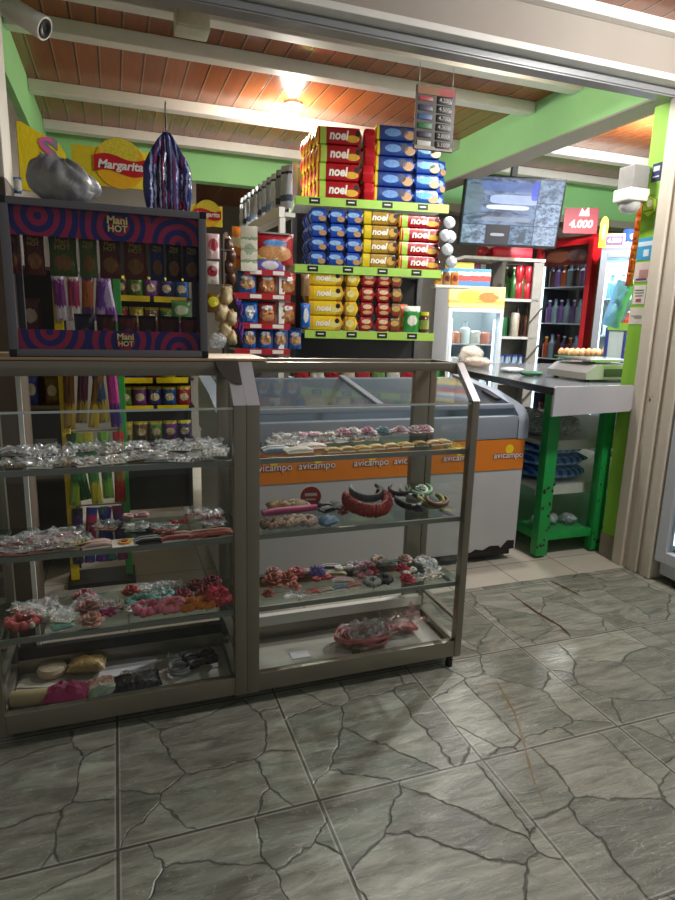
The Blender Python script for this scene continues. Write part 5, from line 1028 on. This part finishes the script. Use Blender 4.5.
hair_card(cp(150, 545, z, .03), .07, .05, 5, ['#1a1a1e', '#c9ccd2'], .05, 'black and silver hair pin card right of the flower card, second shelf, left case', '#3a3a40')
for i, (px, py) in enumerate([(118, 530), (148, 533)]): pouch(cp(px, py, z, .04), .09, .045, .018, M('#17171a', .4, 0, .2), 'flat black hair accessory pouch on the second shelf of left case, %s' % ['left one', 'right one'][i], -.1, seed=i)
for i, (px, py, hx, nm) in enumerate([(178, 543, '#a8322a', 'red'), (205, 539, '#c85a48', 'coral red'), (232, 534, '#d8664a', 'orange red')]): hair_card(cp(px, py, z, .035), .085, .055, 5, [hx, '#e0d0c4', hx], .08, '%s striped hair clip card at the right of the second shelf, left case' % nm, '#e2dcd2')
claw(cp(172, 527, z, .03), .035, '#b0202c', 'small glossy red hair claw on the second shelf of left case', .3); claw(cp(184, 524, z, .03), .03, '#c43a44', 'small bright red hair claw right of the glossy red one', -.4)
bwt = thing('hair_bow', 'pale pink hair bow at the back of the second shelf of left case', 'hair bow', cp(135, 512, z, .03)); bow_part(bwt, (0, 0, .012), '#c98f98', .055)
for i, (px, py) in enumerate([(205, 520), (226, 514), (228, 524)]): film_packet(cp(px, py, z, .03)+Vector((0, 0, .001)), .07, .055, rg.uniform(-.4, .4), 'crumpled clear packet at the back right of second shelf, left case, %s' % ['left one', 'rear one', 'front one'][i], 0, None, ['#d8c8c0', '#b8c4cc', '#c9a8a0'][i])
# -- left case, third shelf
z = S3
scrunchie(cp(18, 628, z, .04), .034, .013, '#b5504f', 'dusty red scrunchie at the far left of third shelf, left case', seed=1)
for i, (px, py, hx, nm) in enumerate([(32, 613, '#9a8a5a', 'olive and gold'), (50, 620, '#b89088', 'pale rose'), (44, 606, '#6a6458', 'brownish')]): film_packet(cp(px, py, z, .03)+Vector((0, 0, .001)), .075, .06, .2*i-.2, '%s clear packet near the left of third shelf, left case' % nm, i+1, None, hx)
hb = headband(cp(42, 628, z, .03), .05, '#d8d2c4', 'knotted cream headband beside the dusty red scrunchie, third shelf', .3, .006, None, .4)
lp = film_packet(cp(66, 617, z, .035)+Vector((0, 0, .001)), .07, .10, .1, 'white lace packet standing out on the third shelf of left case', 2, None, '#d9d6d0')
pouch(cp(62, 632, z, .03), .06, .03, .012, M('#6fa294', .6, 0, .2, 50), 'small sea green cloth strip at the front of third shelf, left case', .3)
for i, (px, py) in enumerate([(88, 612), (92, 627), (84, 600)]): rosette(cp(px, py, z, .03), .03, ['#b07a72', '#bd8a7a', '#a8666a'][i], 'dusty pink fabric flower on third shelf of left case, %s' % ['middle one', 'front one', 'back one'][i], seed=i)
q = cp(108, 612, z, .03); beads([q+Vector((.012*math.sin(i*1.7)+.006*math.cos(i*.7), -.035+.0016*i, .006+.006*abs(math.sin(i*2.3)))) for i in range(46)], .0055, '#b5246e', 'tangled magenta bead strand on the third shelf of left case', .1)
q = cp(124, 606, z, .03); beads([q+Vector((.010*math.sin(i*1.9), -.03+.0016*i, .005+.005*abs(math.sin(i*2.1)))) for i in range(38)], .0045, '#c9a648', 'tangled gold bead strand right of the magenta beads', .6)
scrunchie(cp(140, 606, z, .03), .030, .012, '#6fa8a0', 'teal scrunchie left of centre at the back of third shelf, left case', seed=3); scrunchie(cp(162, 601, z, .03), .030, .012, '#7fb8b0', 'light teal scrunchie beside the burgundy claws, third shelf, left case', .5, seed=4)
scrunchie(cp(148, 621, z, .035), .031, .014, '#d26a80', 'pink scrunchie at the front of third shelf, left one of the pair', seed=5); scrunchie(cp(172, 617, z, .035), .031, .014, '#df7f90', 'lighter pink scrunchie at the front of third shelf, right of its pair', .8, seed=6)
scrunchie(cp(188, 612, z, .03), .028, .012, '#d8771e', 'orange scrunchie on third shelf of left case, left of its twin', seed=7); scrunchie(cp(207, 607, z, .03), .028, .012, '#e08424', 'brighter orange scrunchie next to the red one, third shelf', .4, seed=8)
scrunchie(cp(220, 604, z, .03), .027, .013, '#c02038', 'crimson scrunchie at the right end of third shelf, left case', seed=9); scrunchie(cp(236, 598, z, .03), .027, .014, '#cc2a44', 'bright crimson scrunchie in the right corner of third shelf, left case', .9, seed=10)
for i, (px, py) in enumerate([(183, 600), (197, 590), (205, 598), (214, 586), (225, 593), (234, 584)]): rosette(cp(px, py, z, .03)+Vector((0, 0, .004)), .028, ['#8a2238', '#7a1c30', '#9a2c40', '#84203a', '#96283c', '#701a2c'][i], 'burgundy fabric flower in the heap on left case third shelf, %s from left' % nth(i), seed=20+i)
rosette(cp(131, 594, z, .03), .025, '#a83a30', 'rust red fabric flower at the back of third shelf, left case', seed=30)
for i, (px, py, hx) in enumerate([(146, 588, '#c9c4b8'), (172, 588, '#a8a0b8'), (158, 590, '#6f7a88')]): film_packet(cp(px, py, z, .03)+Vector((0, 0, .001)), .07, .05, .2*i, '%s clear packet at the back of third shelf of left case' % ['cream', 'lilac', 'slate'][i], i, None, hx)
pc = MB().box((0, 0, .004), (.065, .03, .008), None, .001).build('paper_tag', PLATE, None, loc=cp(202, 575, z, .03)); tag(pc, 'small white paper tag at the back of third shelf behind burgundy flowers', 'tag')
# -- left case, base
z = BASE
MB_ = lambda w, h, hx: MB().box((0, 0, .001), (w, h, .002)).build('card_sheet', M(hx, .5, 0, .06))
def flat(px, py, w, h, rz, hx, label, dz=0): o = MB_(w, h, hx); o.location = cp(px, py, z, .03)+Vector((0, 0, .0006+dz)); o.rotation_euler = (0, 0, rz); return tag(o, label, 'card')
flat(46, 678, .13, .10, -.25, '#b9b4a6', 'cream card lying at the left of the showcase base'); flat(128, 668, .16, .11, -.2, '#d4d4d8', 'large white sheet under the black purse on the showcase base'); flat(196, 663, .14, .10, .1, '#b0aba4', 'pale grey sheet under the black bow on the showcase base')
puff = MB().lathe([(.020, 0), (.040, .004), (.042, .016), (.036, .026), (.008, .030)], n=24); tag(puff.build('powder_puff', M('#bfae94', .9, 0, .1, 80, .3), None, loc=cp(54, 666, z, .03)+Vector((0, .0, .003))), 'round cream powder puff on the cream card', 'powder puff')
def purse(px, py, w, h, d, hx, label, rz, chain, flap=None):
    t = thing('purse', label, 'purse', cp(px, py, z, .04)+Vector((0, 0, .003)), rz)
    MB().pillow((0, 0, 0), w, h, d, 12, 10, jit=.05, rng=random.Random(2), flat=True).build('body', M(hx, .35, 0, .2, 90, .4), t)
    MB().pillow((0, h*.18, d*.42), w*.98, h*.6, d*.3, 10, 6, flat=True).build('flap', M(flap or hx, .3, 0, .2, 90, .3), t)
    if chain:
        for i in range(16):
            a = i/15; c = Vector((-w*.3+w*.6*a, h*.30+.012*math.sin(a*9), d*.95+.002)); MB().tube([(c.x+.005*math.cos(k*math.pi/4), c.y+(.003*math.sin(k*math.pi/4)), c.z+.002*math.sin(k*math.pi/4)*(i % 2)) for k in range(8)], .0012, 5, True).build('chain_link', M(chain, .3, .8), t)
    return t
purse(88, 668, .11, .085, .04, '#9c8150', 'small gold purse with cream flap and little chain on the showcase base', -.1, '#6a5a34', '#c9bb98')
purse(137, 688, .135, .085, .035, '#1f1f22', 'black textured purse with silver chain on the white sheet', .08, '#b8bcc2')
for i in range(3): tag(MB().tube([(.032*math.cos(a), .034*math.sin(a), .005+.0075*i) for a in [k*math.pi/16 for k in range(32)]], .0038, 8, True).build('bangle', M(['#a9aaa8', '#c4c6c4', '#8f918e'][i], .15, .4), None, loc=cp(180, 672, z, .035)+Vector((0, 0, .003))), '%s grey bangle of the pile beside the black bow' % ['bottom', 'middle', 'top'][i], 'bangle', 'bangles')
film_packet(cp(178, 668, z, .03)+Vector((0, .035, .003)), .06, .05, .1, 'clear packet behind the grey bangles on the showcase base', 0, None, '#a8a6a0')
bt = thing('hair_bow', 'black ribbon bow on the showcase base right of the bangles', 'hair bow', cp(200, 664, z, .03)+Vector((0, 0, .003)), .2); bow_part(bt, (0, .014, .014), '#141416', .075); bow_part(bt, (0, -.028, .014), '#17171a', .075)
tag(MB().lathe([(.021, -.045), (.022, -.043), (.022, .043), (.021, .045)], (0, 0, .022), 20, (1, 0, 0)).build('thread_roll', M('#b5a27a', .6, 0, .12, 80), None, loc=cp(18, 707, z, .04)+Vector((0, 0, .0005)), rot=(0, 0, -.08)), 'beige roll lying at the front left corner of the showcase base', 'roll')
film_packet(cp(40, 702, z, .03)+Vector((0, 0, .001)), .05, .045, .4, 'clear packet between the beige roll and the magenta pouch', 1, None, '#a8907a')
pouch(cp(67, 701, z, .045), .112, .075, .048, M('#9c1f58', .6, 0, .12, 40), 'magenta cloth pouch at the front of the showcase base', -.12, seed=3)
pouch(cp(102, 693, z, .035), .085, .085, .035, print_mat('floral_cloth', '#c9b8a8', ((0, .3, '#8a9a84'), (.62, .75, '#c06a64'), (.85, 1.1, '#c8874a')), (.4, .4, .2, .2, '#7a8a9c'), None, .6, 1, .3, 14), 'floral cloth pouch right of the magenta pouch', .2, seed=4)

# -- right case, top shelf
z = S1
for i, (px, py, hx, nm) in enumerate([(276, 451, '#3f7aa8', 'blue'), (280, 444, '#d8d4cc', 'white'), (298, 452, '#d8d2c4', 'cream and pink'), (312, 448, '#d6c0bc', 'pale pink')]): hair_card(cp(px, py, z, .03)+Vector((0, 0, .001)), .08, .05, 3, ['#e2ded6', hx], .05*i, '%s hair clip card at the front left of top shelf, right case' % nm, hx)
for r in range(2):
    for i in range(7):
        px = 276+16*i; py = (447-r*9)-.06*(px-270)
        film_packet(cp(px, py, z, .03)+Vector((0, 0, .004+.008*r)), .055, .055, rg.uniform(-.5, .5), 'white jewellery packet heaped on top shelf of right case, %s row, %s from left' % (('front', 'back')[r], nth(i)), [2, 2, 0, 3, 2, 1, 2][i], 'white packets in the right case', ['#dcd8ce', '#d0cabc', '#d8d0c4', '#cfc0b4', '#d9d5cc', '#e0dcd2', '#d4ccc0'][i])
for i, (px, py, hx, nm) in enumerate([(338, 437, '#dcb6c2', 'pale pink'), (352, 439, '#e6e0de', 'white'), (364, 437, '#d2a0b4', 'pink'), (378, 436, '#8fb0bc', 'pale teal'), (392, 434, '#dcc2c8', 'blush'), (405, 433, '#e2d8d8', 'off white'), (398, 428, '#d8a8bc', 'rose pink'), (420, 429, '#e4dcd6', 'cream'), (434, 429, '#cfa4b4', 'mauve pink')]): rosette(cp(px, py, z, .025)+Vector((0, 0, .012)), .026, hx, '%s fabric flower on the top shelf of right case, %s of nine from left' % (nm, nth(i)), seed=40+i)
for i in range(9):
    px = 333+14.5*i; py = 452-.075*(px-333)
    hair_card(cp(px, py, z, .025)+Vector((0, 0, .0005)), .044, .04, 3, [['#c09a4a', '#d8c9a0'], ['#b5863a', '#e0d8c4'], ['#c8a860', '#a8742e']][i % 3], .06*(i % 3), 'gold hair pin card along the front of top shelf, right case, %s from left' % nth(i), '#d8cfb8', 'gold pin cards')
# -- right case, second shelf
z = S2
for i, (px, py, hx) in enumerate([(276, 507, '#8a6a48'), (292, 504, '#9c8468')]): pouch(cp(px, py, z, .04), .08, .06, .03, M(hx, .7, 0, .15, 40), 'brown paper bag at the left back of second shelf, right case, %s' % ['darker one', 'lighter one'][i], .2*i, seed=i)
rd = thing('round_card', 'round red card with white print standing at the back of second shelf, right case', 'card', cp(302, 498, z, .03)+Vector((0, .01, .0)), R(-8))
MB().lathe([(.034, 0), (.034, .002)], (0, 0, .034), 28, (0, -1, 0)).build('disc', M('#a8323a', .4), rd, False); MB().bx(-.02, .02, -.0032, -.0021, .036, .046).bx(-.016, .016, -.0032, -.0021, .022, .027).build('print', M('#d8c8c4', .4), rd, False)
tag(MB().tube([(-.09, -.01, .012), (-.04, .0, .013), (.02, .003, .012), (.09, .012, .012)], [.009, .011, .011, .01], 10).build('hair_roller', M('#b03a6e', .55, 0, .2, 60), None, loc=cp(290, 514, z, .045)), 'long magenta hair roll across the left of second shelf, right case', 'hair roll')
for i, (px, py, hx) in enumerate([(272, 529, '#a88878'), (285, 527, '#b89a88'), (297, 525, '#c4aa98'), (308, 526, '#b0958a')]): scrunchie(cp(px, py, z, .03), .024, .012, hx, 'beige pink scrunchie at the front left of second shelf, right case, %s from left' % nth(i), .4*i, seed=50+i, group='beige scrunchies')
for i, (px, py) in enumerate([(322, 505), (334, 503), (327, 511), (341, 508)]): hair_card(cp(px, py, z, .03)+Vector((0, 0, .001)), .05, .04, 4, ['#1a1a1c', '#2c2a30', '#5a5048'], .2*i, 'black hair elastics card left of the red headband, %s' % ['back left', 'back right', 'front left', 'front right'][i], '#2a282a')
pouch(cp(327, 525, z, .03), .06, .05, .028, M('#6f86a8', .7, 0, .2, 40), 'pale blue knotted cloth at the front of second shelf, right case', .4, seed=7)
claw(cp(343, 515, z, .03), .035, '#a8202a', 'shiny red hair claw touching the red sequin headband', .5)
headband(cp(366, 512, z, .05), .135, '#9c1f22', 'wide red sequin headband curled on second shelf, right case', R(182), .015, None, .14, seed=3)
headband(cp(366, 508, z, .05)+Vector((0, .005, .030)), .10, '#4a5f60', 'smooth grey green headband lying inside the red sequin headband', R(175), .009)
bwt = thing('hair_bow', 'red hair bow behind the red sequin headband', 'hair bow', cp(381, 497, z, .03)+Vector((.0, .01, .0))); bow_part(bwt, (0, 0, .014), '#a02028', .06)
headband(cp(408, 507, z, .045), .085, '#1c1c20', 'black headband with white bow on second shelf, right case', R(185), .008, '#dcd6d0'); headband(cp(412, 499, z, .045)+Vector((0, .01, .010)), .09, '#cfc9c2', 'cream headband with black bow behind the black one', R(170), .007, '#1c1c22')
headband(cp(400, 501, z, .04)+Vector((0, .008, .022)), .07, '#26262c', 'thin black headband on the heap left of the green ones', R(150), .006); rosette(cp(418, 511, z, .03), .02, '#23233a', 'navy fabric flower at the front of the black headbands', seed=61)
headband(cp(444, 505, z, .04), .08, '#8a8a3c', 'olive headband with dark dots at the right of second shelf, right case', R(180), .008); headband(cp(446, 497, z, .04)+Vector((0, .008, .014)), .085, '#6f9a6a', 'leaf green headband behind the olive one', R(175), .007); headband(cp(452, 508, z, .035)+Vector((0, 0, .013)), .065, '#7a4a3a', 'brown headband on top of the olive one', R(160), .006)
rosette(cp(447, 497, z, .03)+Vector((0, .0, .028)), .022, '#cfd8d2', 'whitish fabric flower on the green headbands', seed=62)
# -- right case, third shelf
z = S3
for i, (px, py, r_, hx, nm) in enumerate([(273, 585, .034, '#b5664f', 'coral brown'), (287, 582, .030, '#bd6c58', 'coral'), (296, 576, .028, '#c2505c', 'rose red'), (293, 590, .024, '#c47866', 'light coral'), (268, 596, .018, '#b0402e', 'small rust'), (271, 572, .026, '#c99a98', 'pale rose')]): rosette(cp(px, py, z, .03), r_, hx, '%s fabric rose at the left of third shelf, right case' % nm, seed=70+i)
pompom(cp(317, 580, z, .03), .032, '#7d68b4', 'spiky violet pompom on the third shelf of right case', 3)
for i, (px, py, cols, nm) in enumerate([(330, 567, ['#2a2a3a', '#e0dcd8'], 'navy and white'), (336, 575, ['#b8a06a', '#e2ded6'], 'gold and white'), (343, 582, ['#d8d4d0', '#b56a74'], 'white and rose')]): hair_card(cp(px, py, z, .03)+Vector((0, 0, .001)), .065, .035, 4, cols, -.25, '%s striped hair elastics right of the violet pompom' % nm)
for i, (px, py, hx, nm) in enumerate([(312, 594, '#c85a4e', 'red'), (326, 592, '#b8a89c', 'pale beige'), (340, 589, '#7a98a8', 'blue grey'), (354, 587, '#c98272', 'salmon')]): hair_card(cp(px, py, z, .025)+Vector((0, 0, .001)), .045, .03, 2, [hx], .1, '%s hair clip card along the front of third shelf, right case' % nm, '#e0d8d0')
for i, (px, py) in enumerate([(290, 597), (303, 597)]): film_packet(cp(px, py, z, .025)+Vector((0, 0, .001)), .05, .03, .1, 'white clear packet at the front left of third shelf, right case, %s' % ['left', 'right'][i], 2, None, '#dcd8d4')
for i, (px, py, hx, nm) in enumerate([(354, 570, '#b0a0a8', 'lilac grey'), (366, 570, '#a87888', 'mauve'), (362, 577, '#8a6a74', 'plum'), (378, 563, '#a89484', 'taupe'), (372, 586, '#8f8a88', 'light grey'), (384, 583, '#3a3634', 'charcoal')]): scrunchie(cp(px, py, z, .025), .022, .011, hx, '%s scrunchie in the middle of third shelf, right case' % nm, .3*i, seed=80+i)
for i, (px, py, hx, nm) in enumerate([(371, 574, '#b0304e', 'crimson'), (402, 572, '#c02c50', 'raspberry'), (407, 582, '#b83a44', 'red'), (405, 562, '#c9a8a0', 'blush')]): rosette(cp(px, py, z, .025), .025, hx, '%s fabric flower right of the charcoal scrunchie area, third shelf' % nm, seed=90+i)
scrunchie(cp(424, 566, z, .03), .032, .011, '#8a8a8c', 'wide grey scrunchie at the right back of third shelf, right case', seed=95)
for i, (px, py) in enumerate([(420, 580), (434, 577), (445, 570), (430, 570), (440, 562)]): film_packet(cp(px, py, z, .03)+Vector((0, 0, .001+.006*(i > 2))), .06, .045, .3*i, 'cream lace packet at the right of third shelf, right case, %s' % ['front left', 'front middle', 'front right', 'back left', 'back right'][i], 1, None, ['#b8b0a0', '#c4bcaa', '#a8a498', '#c9c2b4', '#9c988e'][i])
# -- right case, base: wrapped pink hair piece
hp_ = thing('hair_piece_bag', 'clear bag with a curled pink hair piece lying on the right showcase base', 'hair piece', cp(378, 645, BASE, .05)+Vector((.01, .035, .001)), R(8))
hp_.scale = (1.22, 1.12, 1.3)
pk = M('#c46a68', .5, 0, .25, 60, .3); rg = random.Random(31)
for k in range(9):
    w1, w2 = rg.uniform(.05, .075), rg.uniform(.035, .05); ox, oy = rg.uniform(-.02, .02), rg.uniform(-.01, .01)
    MB().tube([(-.035+ox+w1*math.cos(a), oy+w2*math.sin(a), .010+.004*k*.6+.003*math.sin(3*a+k)) for a in [i*math.pi/14 for i in range(28)]], [.005+.002*math.sin(i*1.3+k) for i in range(28)], 7, True).build('pink_strand', pk, hp_, angle=180)
for k in range(5): MB().tube([(.02, .025, .015+.004*k), (.05, .012-.004*k, .02), (.09, -.012+.006*k, .018), (.125, -.018+.01*k, .012)], [.007, .009, .009, .006], 7).build('pink_strand', pk, hp_, angle=180)
MB().sheet((-.035, 0, .03), .13, .10, .010, rg, 9, 8).build('clear_bag', FILM, hp_, False); MB().sheet((.09, 0, .03), .12, .09, .010, rg, 9, 8).build('clear_bag', film_mat('pink_film', '#d8a8a8', .35), hp_, False)
MB().box((-.085, -.042, .014), (.022, .05, .018), (0, 0, -.6), .003).build('brown_tag', M('#5a4a38', .5), hp_, False)
for i, (px, py, w_, h_, rz) in enumerate([(320, 672, .28, .006, .1), (300, 655, .06, .04, .0)]): tag(MB().box((0, 0, .0006), (w_, h_, .001)).build('paper_scrap', M('#d8d8dc', .5, 0, .08), None, loc=cp(px, py, BASE, .05)+Vector((0, 0, .0005)), rot=(0, 0, rz)), ['long thin white paper strip along the front of the right base', 'small white paper scrap on the right showcase base'][i], 'paper')

# -- more small goods heaped between the others
rg = random.Random(77)
for i in range(8):
    t = thing('hair_bow', 'small %s bow on right case top shelf, %s of eight from left' % (['white', 'pink', 'cream', 'rose', 'white', 'blush', 'lilac', 'cream'][i], nth(i)), 'hair bow', cp(282+21*i, 438-.055*21*i-(i % 2)*5, S1+.018, .03), rg.uniform(-.6, .6), 'bows on the top shelf')
    bow_part(t, (0, 0, 0), ['#e4e0da', '#d8a0b4', '#dcd2c0', '#cf8ca4', '#e6e2de', '#dcb8bc', '#b8a8c8', '#e0d6c6'][i], .05)
for i in range(7):
    t = thing('hair_bow', 'small %s bow on right case third shelf, %s of seven from left' % (['pale pink', 'red', 'white', 'rose', 'grey', 'cream', 'pale grey'][i], nth(i)), 'hair bow', cp(300+22*i, 572-1.7*i+(i % 2)*9, S3+.016, .03), rg.uniform(-.6, .6), 'bows on the third shelf')
    bow_part(t, (0, 0, 0), ['#d8a8a8', '#b02c34', '#dcd8d2', '#c06a7c', '#8a8688', '#cfc4b4', '#b8b6b4'][i], .048)
for i in range(8): film_packet(cp(20+29*i, 548-.16*29*i+((i % 3)-1)*6, S2+.014, .03), .07, .055, rg.uniform(-.5, .5), '%s packet lying on top of left case second shelf goods, %s of eight from left' % (['coral', 'pink', 'cream', 'peach', 'grey', 'red', 'salmon', 'red'][i], nth(i)), [3, 4, 1, 3, 0, 3, 4, 2][i], 'packets on the second shelf', ['#b8665a', '#c99aa0', '#d0c4a8', '#c9a08c', '#8a8a8c', '#a83a34', '#c87a68', '#b0403a'][i])
for i in range(7): film_packet(cp(16+24*i, 618-.12*24*i+((i % 3)-1)*7, S3+.013, .03), .065, .055, rg.uniform(-.5, .5), '%s packet lying among the scrunchies of left case third shelf, %s of seven from left' % (['rose', 'beige', 'white', 'pink', 'mauve', 'gold', 'mint'][i], nth(i)), [1, 4, 2, 3, 1, 1, 4][i], 'packets on the third shelf', ['#b07a74', '#b8a488', '#d4d0c8', '#bd7a88', '#9a6a7c', '#b89a54', '#7fa898'][i])

# goods hanging at the right end of the biscuit shelves
for i, (px, py) in enumerate([(449, 223), (450, 237), (447, 250), (451, 262), (445, 236)]):
    c = MB().lathe([(.030, 0), (.034, .004), (.030, .012), (.012, .016)], (0, 0, 0), 18, (-.3, -1, .15)); c = c.build('cup_lid', M('#a2a7ae', .3, .3, .25, 60), None, loc=at(px, py, 3.06)); tag(c, 'silvery white round lid hanging at the right end of the biscuit shelves, %s' % ['topmost', 'second down', 'third down', 'lowest', 'leftmost'][i], 'lid', 'round lids')
for i in range(3): bag('snack_packet', '%s packet in the short row at the right end of the biscuit shelves' % ['mustard yellow', 'tan', 'ochre'][i], 'packet', at(438+8*i, 285, 3.12), .05, .07, .03, print_mat('end_pk_%d' % i, ['#b08a2a', '#a8845a', '#b5742a'][i], (), (.5, .5, .3, .25, '#8a2a1c')), GA, seed=i)
tag(MB().bx(-.03, .17, -.05, .04, -.016, -.001, .002).build('bracket_shelf', PLATE, None, False, loc=at(438, 285, 3.12), rot=(0, 0, GA)), 'little white bracket shelf at the right end of the biscuit shelves', 'shelf')
